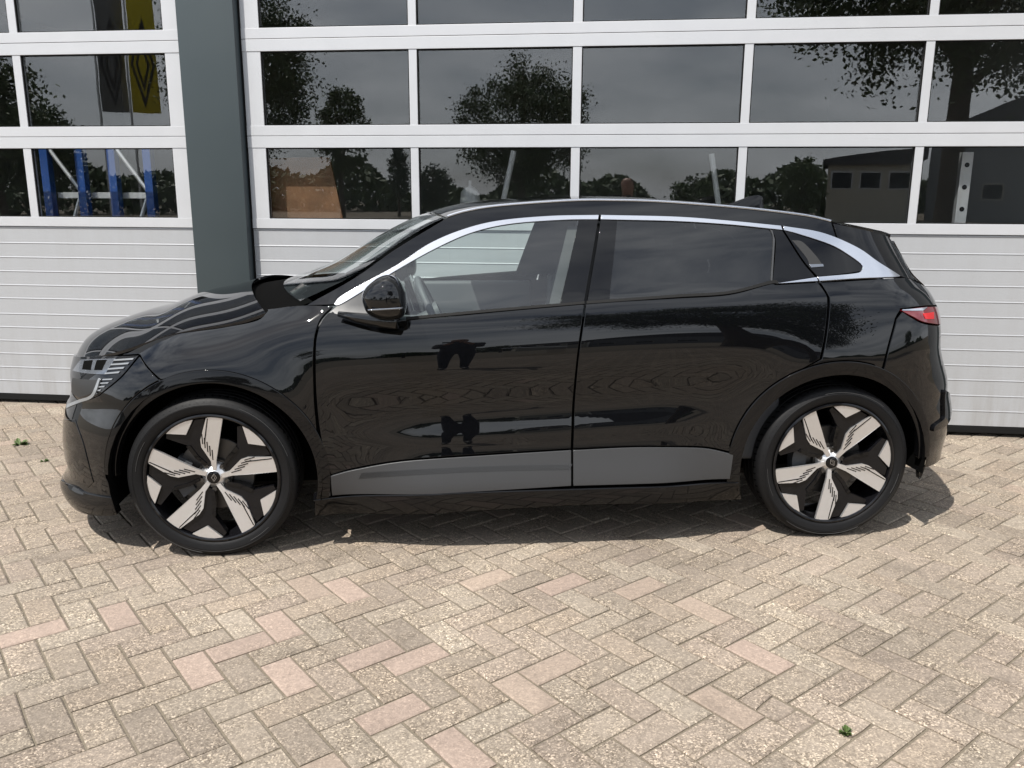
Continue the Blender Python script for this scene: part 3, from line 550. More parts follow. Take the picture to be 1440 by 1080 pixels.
for k in range(5):
    y=532+k*5.2; x0=144-k*3.0; x1=158-k*5.4
    panel('light_bar',[[(x0,y+.8),(x1,y)],[(x1,y),(x1-1.5,y+2)],[(x1-1.5,y+2),(x0-1,y+2.6)],[(x0-1,y+2.6),(x0,y+.8)]],M['white'],hl,off=.001,gap=0,h=.01,bev=0,th=.003)
panel('daytime_light',[[(139,532),(133,547),(126,557),(110,562.5),(94,570)],[(94,570),(94,574.5)],[(94,574.5),(112,566.5),(128.5,560.5),(136,550),(142,532)],[(142,532),(139,532)]],M['white'],hl,off=-.003,gap=0,h=.01,bev=.001,th=.006,label='white curved daytime light strip')
panel('grille_panel',[[(101,531),(137,534)],[(137,534),(127,553),(110,559)],[(110,559),(99,551)],[(99,551),(101,531)]],M['plastic'],hl,off=.003,gap=0,h=.015,bev=.001,th=.003)
panel('grille',[[('xz',-.777,.592),('F',.592)],[('F',.592),('F',.757)],[('F',.757),('xz',-.783,.757)],[('xz',-.783,.757),('xz',-.777,.592)]],M['gloss'],off=.006,gap=0,h=.03,bev=.002,th=.01)
panel('air_intake',[[(91,589),(106.5,590)],[(106.5,590),(115,615),(122,640),(132,678)],[(132,678),(124,686)],[(124,686),(104,673),(98,659)],[('xz',-.79,.32),('xz',-.795,.47)]],M['gloss'],fb,off=-.003,gap=0,h=.02,bev=.003,th=.01,label='gloss black air intake blade')
panel('bumper_lip',[[(88,676),(105,683),(122,693),(160,699)],[(160,699),('xz',-.412,.185)],[('xz',-.412,.183),('xz',-.5,.163),('xz',-.65,.143),('xz',-.8,.14)],[('xz',-.80,.14),('F',.14)],[('F',.14),('F',.20)],[('F',.20),('xz',-.83,.20)]],M['gloss'],fb,off=-.010,gap=0,h=.02,bev=.004,th=.03)
tl=panel('tail_light',[[(1267,436),(1300,432),(1319,431)],[(1319,431),(1322.5,443),(1322,456)],[(1322,456),(1300,453),(1283,445),(1267,437)]],M['red'],off=-.003,gap=0,h=.015,bev=.002,th=.012,label='red tail light')
panel('chrome_spear',[[(1268,435.5),(1303,432)],[(1303,432),(1297,437)],[(1297,437),(1268,436.8)]],M['chrome'],tl,off=-.005,gap=0,h=.012,bev=0,th=.003)
panel('lamp_core',[[(1297,441),(1312,439)],[(1312,439),(1312,449)],[(1312,449),(1300,449)],[(1300,449),(1297,441)]],M['redin'],tl,off=-.005,gap=0,h=.012,bev=0,th=.003)
panel('bumper_fin',[[(1326,548),(1333,556),(1336,575)],[(1336,575),(1330,595),(1310,606)],[(1310,606),(1312,598),(1325,588)],[(1325,588),(1326,548)]],M['gloss'],rb,off=-.012,gap=0,h=.015,bev=.003,th=.02)
# ---- door handle, sensor
panel('door_handle',[[(706,491),(712,489.5),(798,486.5)],[(798,486.5),(795,494),(788,497)],[(788,497),(712,499.5),(706,498)],[(706,498),(706,491)]],M['paint'],fdoor,off=-.0025,gap=0,h=.01,bev=.002,th=.006)
panel('handle_recess',[[(769,488.5),(797,487.3)],[(797,487.3),(794,493.5),(787,495.8)],[(787,495.8),(769,496.5)],[(769,496.5),(769,488.5)]],M['gloss'],fdoor,off=-.0032,gap=0,h=.01,bev=.001,th=.004)
for pp,par in (((157,617),fb),((1288,586),rb)):
    x,z=hit(*pp); panel('parking_sensor',[arc(x,z,.011,0,360,12)[:-1]],M['plastic'],par,off=-.0015,gap=0,h=.01,bev=.001,th=.002)
# ---- bonnet, windscreen, roof: lofted from the side edges across the car
def edge3(pts,n,dy=0):
    P=[]
    for p in pts:
        if len(p)==3: P.append(np.array(p,float))
        else: x,z=hit(*p); P.append(np.array([x,float(S(x,z))+dy,z]))
    P=np.array(P); E=np.vstack([2*P[0]-P[1],P,2*P[-1]-P[-2]]); Q=[]
    for i in range(1,len(E)-2):
        a,b,c,d=E[i-1:i+3]
        for t in np.linspace(0,1,13)[:-1]: Q.append(.5*((2*b)+(-a+c)*t+(2*a-5*b+4*c-d)*t*t+(-a+3*b-3*c+d)*t**3))
    Q=np.array(Q+[P[-1]]); Lg=np.concatenate([[0],np.cumsum(np.linalg.norm(np.diff(Q,axis=0),axis=1))]); s=np.linspace(0,Lg[-1],n)
    return np.stack([np.interp(s,Lg,Q[:,k]) for k in range(3)],-1)
def loft(name,Eg,crown,bow,m,parent=None,nt=41,pw=2.2,th=.012,label=None):
    n=len(Eg); T=np.sin(np.linspace(-1,1,nt)*math.pi/2*.92)/math.sin(math.pi/2*.92); V=[];F=[]
    cw=np.array([crown(e[0]) for e in Eg]); kk=np.exp(-.5*(np.arange(-12,13)/4.5)**2); kk/=kk.sum(); cw=np.convolve(np.pad(cw,12,'reflect',reflect_type='odd'),kk,'valid'); bw=np.array([bow(i/(n-1)) for i in range(n)])
    for i,e in enumerate(Eg):
        for t in T: V.append((e[0]+bw[i]*(1-abs(t)**2.0),YC-t*-(YC-e[1]) if False else YC+t*(YC-e[1]),e[2]+cw[i]*(1-abs(t)**pw)))
    for i in range(n-1):
        for k in range(nt-1): F.append([i*nt+k,i*nt+k+1,(i+1)*nt+k+1,(i+1)*nt+k])
    V=np.array(V); ring=[k for k in range(nt)]+[i*nt+nt-1 for i in range(1,n)]+[(n-1)*nt+k for k in range(nt-2,-1,-1)]+[i*nt for i in range(n-2,0,-1)]
    if th:
        k=len(V); V=np.vstack([V,V[ring]-[0,0,th]]); q=len(ring)
        V2=V.copy(); F+=[[ring[i],ring[(i+1)%q],k+(i+1)%q,k+i] for i in range(q)]
    mb=MB(); mb.V=[tuple(v) for v in V]; mb.F=F; o=mb.build(name,m,parent or car,CAR,angle=50)
    if o.data.polygons[len(o.data.polygons)//4].normal.z<0: o.data.flip_normals()
    if label: o['label']=label
    return o
zn=.765; nose=[]
for ph in np.linspace(.03,.72,8):
    x=float(np.interp(zn,*XF))+LF*(1-math.cos(ph)); nose.append((x,float(S(x,zn)),zn))
hood_e=np.vstack([edge3(nose,14),edge3([(140,498),(168,495.5),(200,483.5),(235,470),(275,463),(312.5,457.8),(340,452.5),(361.4,447.6),(374,440)],40)])
for _ in range(30): hood_e[1:-1]=.5*hood_e[1:-1]+.25*(hood_e[:-2]+hood_e[2:])
loft('bonnet',hood_e,lambda x: float(np.interp(x,[-.79,-.754,-.70,-.646,-.506,-.264,-.02,.2,.3],[.0,.07,.102,.12,.126,.098,.088,.08,.075])),lambda a: -.17*float(sm(.35,1,a)),M['paint'],pw=2.3)
ws=edge3([(421,424),(460,406),(499,386),(556.7,345),(600,318.5),(626,306)],30,.02)
loft('windscreen',ws,lambda x: float(np.interp(x,[.3,.9],[.03,.010])),lambda a: -.165+.08*a,M['winglass'],th=0,pw=2.0)
roof_e=edge3([(629,306)]+RAIL[::-1][1:]+[(1210,320),(1249,329)],60)
loft('roof',roof_e,lambda x: float(np.interp(x,[.8,1.3,2.4,3.1],[.014,.022,.022,.02])),lambda a: -.07*(1-float(sm(0,.5,a)))+.06*float(sm(.7,1,a)),M['paint'],pw=2.6)
# roof edge mouldings; the chrome stands in for sky reflected along the roof bend
mo=MB(); pts=edge3(RAIL[::-1],50); mo.tube([p+np.array([0,.008,.004]) for p in pts],.0075,8); mo.build('roof_moulding_glint',M['chrome'],car,CAR,angle=60)
mo=MB(); mo.tube([(p[0],2*YC-p[1]-.008,p[2]+.004) for p in pts],.0075,8); mo.build('roof_moulding_glint',M['chrome'],car,CAR,angle=60)
# spoiler lip, shark fin aerial, cowl, wiper
e=roof_e[-1]; mb=MB()
ys=np.linspace(e[1]+.02,2*YC-e[1]-.02,17); top=[];bot=[]
for y in ys:
    t=(y-YC)/(YC-e[1]); x=e[0]+.06*(1-t*t); z=e[2]+.02*(1-abs(t)**2.6); top.append((x+.02,y,z-.004)); bot.append((x-.10,y,z-.045))
n=len(ys); back=[(a[0]-.004,a[1],a[2]-.02) for a in top]; ins=[(a[0]-.14,a[1],a[2]-.003) for a in top]
V=ins+top+back+bot; F=[[r*n+k,r*n+k+1,(r+1)*n+k+1,(r+1)*n+k] for r in range(3) for k in range(n-1)]
F+=[[0,n,2*n,3*n],[n-1,4*n-1,3*n-1,2*n-1]]
mb.add(V,F).build('spoiler',M['gloss'],car,CAR,angle=40)
fz=max(p[2] for p in roof_e); ax=2.42; prof=[(0,0),(.05,.022),(.11,.045),(.165,.055),(.185,.045),(.19,0)]; mb=MB(); V=[];F=[]
zr=float(np.interp(ax,roof_e[:,0],roof_e[:,2]))+.024
for i,(a,hh) in enumerate(prof):
    w=.028*(1-.4*i/5)
    for s,f in ((-1,0),(-.55,.6),(-.12,1),(.12,1),(.55,.6),(1,0)): V.append((ax+a,YC+s*w,zr+hh*f-(.012 if f==0 else 0)-.02*a))
F=[[i*6+k,i*6+k+1,(i+1)*6+k+1,(i+1)*6+k] for i in range(5) for k in range(5)]
mb.add(V,F).build('roof_aerial',M['gloss'],car,CAR,angle=60)
he=hood_e[-1]; ce=ws[0]
V=[];F=[];n=21
for i,t in enumerate(np.linspace(-1,1,n)):
    V.append((he[0]-.17*(1-t*t)-.02,YC+t*(YC-he[1]-.02),he[2]+.075*(1-abs(t)**2.3)-.032)); V.append((ce[0]-.165*(1-t*t)+.05,YC+t*(YC-ce[1]-.02),ce[2]+.03*(1-t*t)-.005)); 
F=[[2*i,2*i+1,2*i+3,2*i+2] for i in range(n-1)]
MB().add(V,F).build('cowl',M['dark'],car,CAR,smooth=True)
P0=ws[2]; mb=MB(); base=np.array([P0[0]-.09,P0[1]+.20,P0[2]+.0]); mb.tube([base,base+[.02,.22,.035],base+[.02,.55,.05]],[.012,.009,.007],6); mb.tube([base+[-.02,0,-.02],base+[.03,.03,.015]],.02,8); mb.build('wiper',M['plastic'],car,CAR,angle=50)
# ---- mirror
def mirror_obj(flip):
    ol=np.array([(508.8,418),(511,410),(516.6,402.5),(530,392.5),(544,388),(556,391),(564,398),(569,407),(571,418),(571.5,430),(570,440),(565,446.5),(551.5,449.5),(532,447.5),(517.8,441),(511.5,431)])
    def pl(p,Y): v=ray(*p); t=(Y-CAM[1])/v[1]; q=CAM+t*v; return q[0],q[2]
    Q=np.array([pl(p,-.08) for p in ol]); E=np.vstack([Q[-1:],Q,Q[:2]]); C=[]
    for i in range(1,len(E)-2):
        a,b,c,d=E[i-1:i+3]
        for t in (0,.25,.5,.75): C.append(.5*((2*b)+(-a+c)*t+(2*a-5*b+4*c-d)*t*t+(-a+3*b-3*c+d)*t**3))
    C=np.array(C); ctr=C.mean(0)
    def y(v): return (2*YC-v) if flip else v
    V=[];F=[];n=len(C); rows=[(.80,.035),(.95,.01),(1.0,-.03),(1.0,-.075),(.975,-.105),(.92,-.128),(.80,-.150),(.62,-.165),(.38,-.174),(.12,-.178)]
    for s,d in rows:
        for c in C: 
            q=ctr+(c-ctr)*s; V.append((q[0],y(d),q[1]))
    for i in range(len(rows)-1):
        for k in range(n): F.append([i*n+k,i*n+(k+1)%n,(i+1)*n+(k+1)%n,(i+1)*n+k])
    F.append([(len(rows)-1)*n+k for k in range(n)]); F.append([k for k in range(n)][::-1])
    par=MIR['twin'][fdoor.name] if flip else fdoor
    o=MB().add(V,F).build('door_mirror',M['paint'],par,CAR,smooth=True)
    zl=ctr[1]-.012; a=C[:,0].min()
    lo=MB(); pts=[(ctr[0]-.045+.155*t-.02,y(-.1745+.02*max(0,t-.75)*4*t),zl-.022+.008*t) for t in np.linspace(0,.85,9)]; lo.tube(pts,.0042,6); lo.build('indicator_strip',M['lens'],par,CAR,smooth=True)
    foot=MB(); x0,z0=hit(478,441); foot.tube([(x0+.0,y(.03),z0+.005),(x0+.08,y(.0),z0-.008),(x0+.17,y(-.06),z0-.012),(x0+.24,y(-.09),z0-.012)],[.012,.022,.026,.03],10); foot.build('mirror_foot',M['paint'],par,CAR,smooth=True)
    return o
mirror_obj(False); mirror_obj(True)
# ---- underbody, wheel housings
MB().box(.47,2.21,.10,2*YC-.10,.19,.24,.02).box(-.42,.465,.36,2*YC-.36,.19,.24,.02).box(2.215,3.02,.36,2*YC-.36,.19,.24,.02).build('underbody',M['plastic'],car,CAR)
MB().box(-.60,3.1,.18,2*YC-.18,.24,.62,.02).build('floor_pan',M['dark'],car,CAR) if False else None
for cx in (FA[0],RA[0]):
    for fl in (0,1):
        V=[];F=[];A=np.linspace(R(-15 if cx<1 else -7),R(195),26)
        for a in A:
            for yy in (.004,.30): V.append((cx+.433*math.cos(a),(2*YC-yy) if fl else yy,.345+.433*math.sin(a)))
        F=[[2*i,2*i+1,2*i+3,2*i+2] for i in range(25)]
        V+= [(cx+.433*math.cos(a),(2*YC-.30) if fl else .30,.345+.433*math.sin(a)) for a in A]; F.append([52+i for i in range(26)])
        MB().add(V,F).build('wheel_housing',M['dark'],car,CAR)
# ---- cabin
def rbox(mb,c,s,rot=(0,0,0),bev=.03):
    from mathutils import Euler
    Rm=Euler(rot).to_matrix(); return mb.box(-s[0]/2,s[0]/2,-s[1]/2,s[1]/2,-s[2]/2,s[2]/2,bev,fr=lambda v: tuple(Rm@Vector(v)+Vector(c)))
rbox(MB(),(1.34,YC,.30),(1.70,1.40,.06),bev=.02).build('cabin_floor',M['cabin'],car,CAR)
for yy in (YC-.36,YC+.36):
    st=rbox(MB(),(1.33,yy,.56),(.54,.50,.18),(0,R(-6),0),.06).build('front_seat',M['fabric'],car,CAR,angle=60)
    rbox(MB(),(1.66,yy,.93),(.16,.50,.66),(0,R(17),0),.06).build('seat_back',M['fabric'],st,CAR,angle=60); rbox(MB(),(1.77,yy,1.285),(.10,.27,.17),(0,R(10),0),.04).build('headrest',M['fabric'],st,CAR,angle=60)
    MB().tube([(1.74,yy-.06,1.15),(1.77,yy-.06,1.25)],.008,6).tube([(1.74,yy+.06,1.15),(1.77,yy+.06,1.25)],.008,6).build('headrest_post',M['steel'],st,CAR)
st=rbox(MB(),(2.28,YC,.58),(.50,1.26,.20),(0,R(-6),0),.06).build('rear_bench',M['fabric'],car,CAR,angle=60)
rbox(MB(),(2.58,YC,.92),(.16,1.26,.60),(0,R(20),0),.06).build('seat_back',M['fabric'],st,CAR,angle=60)
for yy in (YC-.40,YC,YC+.40): rbox(MB(),(2.70,yy,1.25),(.09,.25,.14),(0,R(12),0),.04).build('headrest',M['fabric'],st,CAR,angle=60)
d=rbox(MB(),(.62,YC,.83),(.50,1.42,.30),(0,R(6),0),.09).build('dashboard',M['cabin'],car,CAR,angle=60)
rbox(MB(),(.80,YC-.33,1.0),(.03,.30,.16),(0,R(-15),0),.01).build('screen',M['gloss'],d,CAR,angle=60); rbox(MB(),(.84,YC,.96),(.03,.24,.30),(0,R(-18),0),.01).build('screen',M['gloss'],d,CAR,angle=60)
sw=MB(); c=np.array([.93,YC-.36,.96]); ax_=np.array([math.cos(R(25)),0,math.sin(R(25))]); b_=np.array([0,1.,0]); a_=np.cross(b_,ax_); ring=[c+.18*(b_*math.cos(t)+a_*math.sin(t)) for t in np.linspace(0,2*math.pi,29)]
sw.tube(ring,.016,8,False)
for t in (R(0),R(180),R(270)): sw.tube([c,c+.18*(b_*math.cos(t)+a_*math.sin(t))],.018,6)
sw.tube([c-ax_*.02,c+ax_*.03],.055,12); sw.tube([c,c-ax_*.25],.035,8); sw.build('steering_wheel',M['cabin'],car,CAR,angle=60)
rbox(MB(),(1.15,YC,.62),(.9,.22,.30),bev=.04).build('centre_console',M['cabin'],car,CAR,angle=60)
for fl in (0,1):
    for x0,x1 in ((.62,1.50),(1.60,2.45)):
        y0=.12; yy=(2*YC-y0) if fl else y0; dp=MIR['twin'][(fdoor if x0<1 else rdoor).name] if fl else (fdoor if x0<1 else rdoor)
        rbox(MB(),((x0+x1)/2,yy,.70),(x1-x0,.06,.62 if x0<1 else .70),bev=.02).build('door_lining',M['cabin'],dp,CAR,angle=60)
V=[];F=[]
for i in range(0,60,3):
    e=roof_e[i]
    if e[0]>3.0: break
    for t in np.linspace(-1,1,9): V.append((e[0]+.02,YC+t*(YC-e[1]-.03),e[2]+.03*(1-t*t)-.03))
nr=len(V)//9; F=[[i*9+k,i*9+k+1,(i+1)*9+k+1,(i+1)*9+k] for i in range(nr-1) for k in range(8)]
MB().add(V,F).build('headliner',M['cabin'],car,CAR,smooth=True)
MB().tube([(.98,YC,1.40),(1.0,YC,1.36)],.012,6).box(.985,1.005,YC-.12,YC+.12,1.30,1.365,.008).build('rear_view_mirror',M['plastic'],car,CAR)
# ---- wheels
def wheel_meshes():
    out=[]
    TR=.349; RM=.2753
    t=MB(); prof=[(RM+.002,.012),(RM+.008,.004),(RM+.02,-.001),(RM+.04,-.004),(TR-.028,.0),(TR-.014,.006),(TR-.005,.016),(TR,.032),(TR,.060),(TR-.006,.061),(TR-.006,.068),(TR,.069),(TR,.104),(TR-.006,.105),(TR-.006,.112),(TR,.113),(TR,.148),(TR-.006,.149),(TR-.006,.156),(TR,.157),(TR,.185),(TR-.006,.203),(TR-.03,.215),(RM+.02,.214),(RM+.002,.205)]
    t.lathe(prof,96); out.append(('tyre',t,M['rubber'],40))
    g=MB()
    for k in range(72):
        a=2*math.pi*k/72; c,s=math.cos(a),math.sin(a); tg=np.array([-s,0,c]); rd=np.array([c,0,s])
        w=.003
        P=[rd*(TR-.0205)+tg*-w+[0,.0016,0],rd*(TR-.0205)+tg*w+[0,.0042,0],rd*(TR+.0006)+tg*w+[0,.031,0],rd*(TR+.0006)+tg*-w+[0,.031,0],rd*(TR+.0006)+tg*(w+.006)+[0,.056,0],rd*(TR+.0006)+tg*(-w+.006)+[0,.056,0]]
        g.add(P,[[0,1,2,3],[3,2,4,5]])
    out.append(('tread_sipes',g,M['dark'],None))
    g=MB(); g.lathe([(RM+.043,-.0045),(RM+.0445,-.0056),(RM+.046,-.0045)],96); out.append(('sidewall_ring',g,M['rubber'],None))
    M['worn']=M.get('worn') or simple('worn_rubber',(.05,.05,.05),.6)
    for a0,a1,r in ((20,70,.052),(150,175,.030),(200,262,.052),(300,318,.032)):
        g=MB(); pts=[((RM+r)*math.cos(R(a)),(-.0046 if r>.04 else -.0036),(RM+r)*math.sin(R(a))) for a in np.linspace(a0,a1,20)]; g.tube(pts,.0009,5); out.append(('sidewall_mark',g,M['worn'],None))
    b=MB(); b.lathe([(RM,.010),(RM+.003,.003),(RM-.004,.0),(RM-.010,.004),(RM-.012,.03),(RM-.02,.06),(RM-.03,.12),(RM-.02,.19),(RM,.205)],72); out.append(('rim',b,M['rimblack'],40))
    fd=lambda r: .006+.024*max(0,1-r/.262)**1.3
    def yf(o): return lambda x,z: fd(math.hypot(x,z))+o
    RR=.266
    def pol(r,a): return (RR*r*math.sin(R(a)),RR*r*math.cos(R(a)))
    for k in range(5):
        th=72*k
        def rotp(P): c,s=math.cos(R(th)),math.sin(R(th)); return [(x*c+z*s,-x*s+z*c) for x,z in P]
        ab=lambda a,b: (b*RR,a*RR)            # along the spoke, sideways (plus = clockwise side)
        # machined blade; slit side is anticlockwise (negative)
        blade=[ab(.12,.045),ab(.29,.05),ab(.62,.108),ab(.985,.17),ab(.998,.06),ab(.992,-.05),ab(.975,-.082),ab(.62,-.178),ab(.50,-.168),ab(.27,-.035),ab(.12,-.02)]
        m=MB(); m.prism(rotp(blade),yf(0),yf(.012)); out.append(('spoke',m,M['alu'],None))
        st=MB()
        for j in range(5):
            a0=.29+j*.066; b0=-.002-j*.036; l=.17
            st.prism(rotp([ab(a0,b0-.0075),ab(a0+l,b0-.006-.0075),ab(a0+l,b0-.006+.0075),ab(a0,b0+.0075)]),yf(-.0007),yf(.002))
        st.prism(rotp([ab(.56,-.128),ab(.975,-.066),ab(.975,-.050),ab(.56,-.110)]),yf(-.0007),yf(.002))
        out.append(('spoke_slits',st,M['rimblack'],None))
        tri=[pol(.985,-44),pol(.995,-37),pol(.998,-30),pol(.995,-23),pol(.985,-16.5),pol(.80,-29)]
        m=MB(); m.prism(rotp(tri),yf(.001),yf(.012)); out.append(('rim_segment',m,M['alu'],None))
        arm=[pol(.20,-8),pol(.22,-34),pol(.38,-40),pol(.65,-37),pol(.93,-48),pol(.97,-45),pol(.79,-29),pol(.97,-15.5),pol(.97,-7),pol(.58,-14),pol(.3,-2)]
        m=MB(); m.prism(rotp(arm),yf(.009),yf(.05)); out.append(('inner_arm',m,M['rimblack'],None))
        m=MB(); m.prism(rotp([pol(.22,-36),pol(.40,-41),pol(.64,-38.5),pol(.62,-33),pol(.42,-33),pol(.24,-24)]),yf(.004),yf(.03)); out.append(('arm_ridge',m,M['gloss'],None))
        m=MB(); a=th+36; m.tube([(.055*math.sin(R(a)),.034,.055*math.cos(R(a))),(.055*math.sin(R(a)),.052,.055*math.cos(R(a)))],.0105,6); out.append(('wheel_bolt',m,M['steel'],None))
    h=MB(); h.lathe([(.0,.024),(.022,.024),(.030,.027),(.034,.032),(.05,.04),(.06,.06)],40); out.append(('hub',h,M['alu'],40))
    c=MB(); c.lathe([(0,.0215),(.025,.0215),(.0275,.023),(.0275,.03)],32); out.append(('centre_cap',c,M['gloss'],40))
    lg=MB()
    def dia(w,hh,t,dx): 
        P=[(dx,hh),(w+dx,0),(dx,-hh),(-w+dx,0)]; Q=[(dx,hh-t*1.6),(w-t+dx,0),(dx,-hh+t*1.6),(-w+t+dx,0)]
        for i in range(4):
            j=(i+1)%4; lg.prism([P[i],P[j],Q[j],Q[i]],lambda x,z:.0205,lambda x,z:.0214)
    dia(.0115,.018,.0016,.002); dia(.0075,.0125,.0015,-.001); out.append(('emblem',lg,M['chrome'],None))
    d=MB(); d.lathe([(.06,.075),(.155,.075),(.158,.078),(.158,.098),(.06,.10)],64); d.lathe([(0,.06),(.07,.06),(.075,.075)],32); out.append(('brake_disc',d,M['steel'],40))
    cp=MB()
    V=[];F=[]
    A=np.linspace(R(150),R(215),8)
    for a in A:
        for r,y in ((.105,.058),(.168,.058),(.168,.115),(.105,.115)): V.append((r*math.cos(a),y,r*math.sin(a)))
    for i in range(7):
        for k in range(4): F.append([i*4+k,i*4+(k+1)%4,(i+1)*4+(k+1)%4,(i+1)*4+k])
    F+=[[0,1,2,3],[31,30,29,28]]; cp.add(V,F); out.append(('brake_caliper',cp,M['cabin'],None))
    return out
WM=[(n,mb.build(n,m,None,angle=a) if a else mb.build(n,m,None)) for n,mb,m,a in wheel_meshes()]
def place_wheel(x,y,flip,spin,first):
    w=empty('wheel',np.array([x,y,.3455])-CAR,car)
    if flip: w.rotation_euler=(0,0,math.pi)
    for n,o in WM:
        c=o if first else o.copy()
        if not first: COL.objects.link(c)
        c.parent=w
        if n not in('brake_caliper',): c.rotation_euler=(0,R(spin),0)
    return w
place_wheel(0,.012,False,3,True); place_wheel(2.685,.012,False,-32.5,False); place_wheel(0,2*YC-.012,True,11,False); place_wheel(2.685,2*YC-.012,True,30,False)
# ================================================================== BEHIND THE CAMERA (seen mirrored in glass and paint)
def leaf_mat(name,c):
    m,t,b=mat(name); oi=N(t,'ShaderNodeNewGeometry'); n=N(t,'ShaderNodeTexNoise',Scale=1.7,Detail=3.0); t.links.new(oi.outputs['Position'],n.inputs[0])
    r=N(t,'ShaderNodeMapRange'); r.inputs[3].default_value=.6; r.inputs[4].default_value=1.4; t.links.new(n.outputs[0],r.inputs[0])
    v=N(t,'ShaderNodeVectorMath',operation='SCALE'); v.inputs[0].default_value=c; t.links.new(r.outputs[0],v.inputs['Scale']); t.links.new(v.outputs[0],b.inputs['Base Color']); b.inputs['Roughness'].default_value=.6
    return m
M['leaf']=leaf_mat('oak_leaves',(.045,.075,.022)); M['leaf2']=leaf_mat('lime_leaves',(.06,.095,.028)); M['leaf3']=leaf_mat('conifer_needles',(.03,.055,.025)); M['bark']=simple('bark',(.07,.055,.04),.9,noise=.3,scale=12)
def leaves(pts,size,rg):
    n=len(pts); a=rg.normal(size=(n,3)); a/=np.linalg.norm(a,axis=1)[:,None]; b=np.cross(a,rg.normal(size=(n,3))); b/=np.linalg.norm(b,axis=1)[:,None]
    k=size*rg.uniform(.6,1.3,(n,1)); P=np.stack([pts-a*k,pts+b*k*.55,pts+a*k,pts-b*k*.55],1).reshape(-1,3)
    return P,[[4*i,4*i+1,4*i+2,4*i+3] for i in range(n)]
def tree(x,y,h,rad,zb,label,seed,trunk=.2,lm='leaf',nleaf=3500,leaf=.16,cone=False):
    rg=np.random.default_rng(seed); root=empty('tree',(x,y,0)); tag(root,label,'tree'); o=np.array([x,y,0.])
    c=o+[0,0,(h+zb)/2]; rz=(h-zb)/2
    nc=int(60+rad*26); d=rg.normal(size=(nc,3)); d/=np.linalg.norm(d,axis=1)[:,None]; rr=rg.uniform(.35,1.0,(nc,1))**.6; cc=d*rr*[rad*.85,rad*.85,rz*.88]
    if cone: f=(cc[:,2]+rz)/(2*rz); cc[:,:2]*=(1.15-f)[:,None]
    C=c+cc; pts=[]
    for i in range(nc):
        m=max(8,nleaf//nc); q=rg.normal(size=(m,3))*[.22,.22,.18]*min(rad,3.2)*.55*rg.uniform(.6,1.2); pts.append(C[i]+q)
    P,F=leaves(np.vstack(pts),leaf,rg); mesh_obj('crown',P,F,M[lm],root,o,smooth=False)
    t=MB(); t.tube([o+[0,0,-.05],o+[.03,0,zb*.5],o+[0,.05,zb],c+[0,0,rz*.3],c+[0,0,rz*.8]],[trunk*1.25,trunk,trunk*.85,trunk*.5,trunk*.12],10)
    for i in rg.choice(nc,min(nc,14),replace=False):
        st=o+[0,0,zb+rg.uniform(0,.6)*(c[2]-zb+rz*.2)]; t.tube([st,(st+C[i])/2+[0,0,.15*rad],C[i]],[trunk*.38,trunk*.22,trunk*.06],6)
    t.build('trunk',M['bark'],root,o,angle=60)
def mg(px,dist): q=mirrored(px,277,dist); return q[0],q[1]
tree(*mg(1331,12.5),9.0,4.1,3.0,'broad oak tree with low branches near the paved yard, mirrored in the door glass',11,.22,'leaf',60000,.055)
tree(*mg(735,42),9.0,4.0,1.6,'rounded oak tree across the yard, mirrored in the second glazed bay',12,.25,'leaf',30000,.085)
tree(*mg(345,30),10.5,3.4,2.0,'tall dense tree across the yard, mirrored in the bay beside the pillar',13,.25,'leaf',36000,.07)
tree(*mg(480,40),7.2,1.5,1.5,'slim pale green tree beside the tall dense tree, mirrored in the glass',14,.14,'leaf2',5000,.10)
tree(*mg(560,55),5.4,1.2,.8,'small narrow conifer across the yard, mirrored in the lowest pane',15,.12,'leaf3',5000,.09,True)
tree(*mg(5,45),7.0,2.2,1.6,'round tree across the yard, mirrored at the edge of the door beyond the bonnet',16,.18,'leaf',7000,.12)
tree(*mg(70,48),6.6,2.0,1.4,'loose light green tree across the yard, mirrored in the door beyond the bonnet',17,.16,'leaf2',6000,.12)
tree(*mg(973,35),2.6,1.2,.5,'low round bush tree across the yard, mirrored above the roof of the car',18,.09,'leaf2',4000,.08)
tree(*mg(1130,38),3.6,1.2,.8,'young tree across the yard, mirrored beside the pale building',19,.09,'leaf2',4000,.08)
tree(*mg(610,58),4.2,1.8,.8,'dark shrubby tree across the yard, mirrored below the small conifer',20,.12,'leaf3',5000,.1)
tree(-30,-20,8,3.0,2.2,'spreading lime tree at the far edge of the yard, mirrored in the front wing',21,.22,'leaf2',9000,.12)
tree(30,-26,8,3.2,2.0,'spreading lime tree beyond the tail of the car, mirrored in the rear door',22,.22,'leaf2',9000,.12)
rg=np.random.default_rng(5); T=rg.uniform(R(200),R(340),40000); rad_=75+rg.normal(size=40000)*2.5; hh=rg.uniform(0,1,40000)**.8*(3.0+1.2*np.sin(T*23)+.9*np.sin(T*57+1))
P,F=leaves(np.stack([1+rad_*np.cos(T),2+rad_*np.sin(T),hh],-1),.36,rg); o=mesh_obj('tree_line',P,F,M['leaf'],None,smooth=False); o['kind']='stuff'; o['label']='far-off dark tree line round the yard'; o['category']='trees'
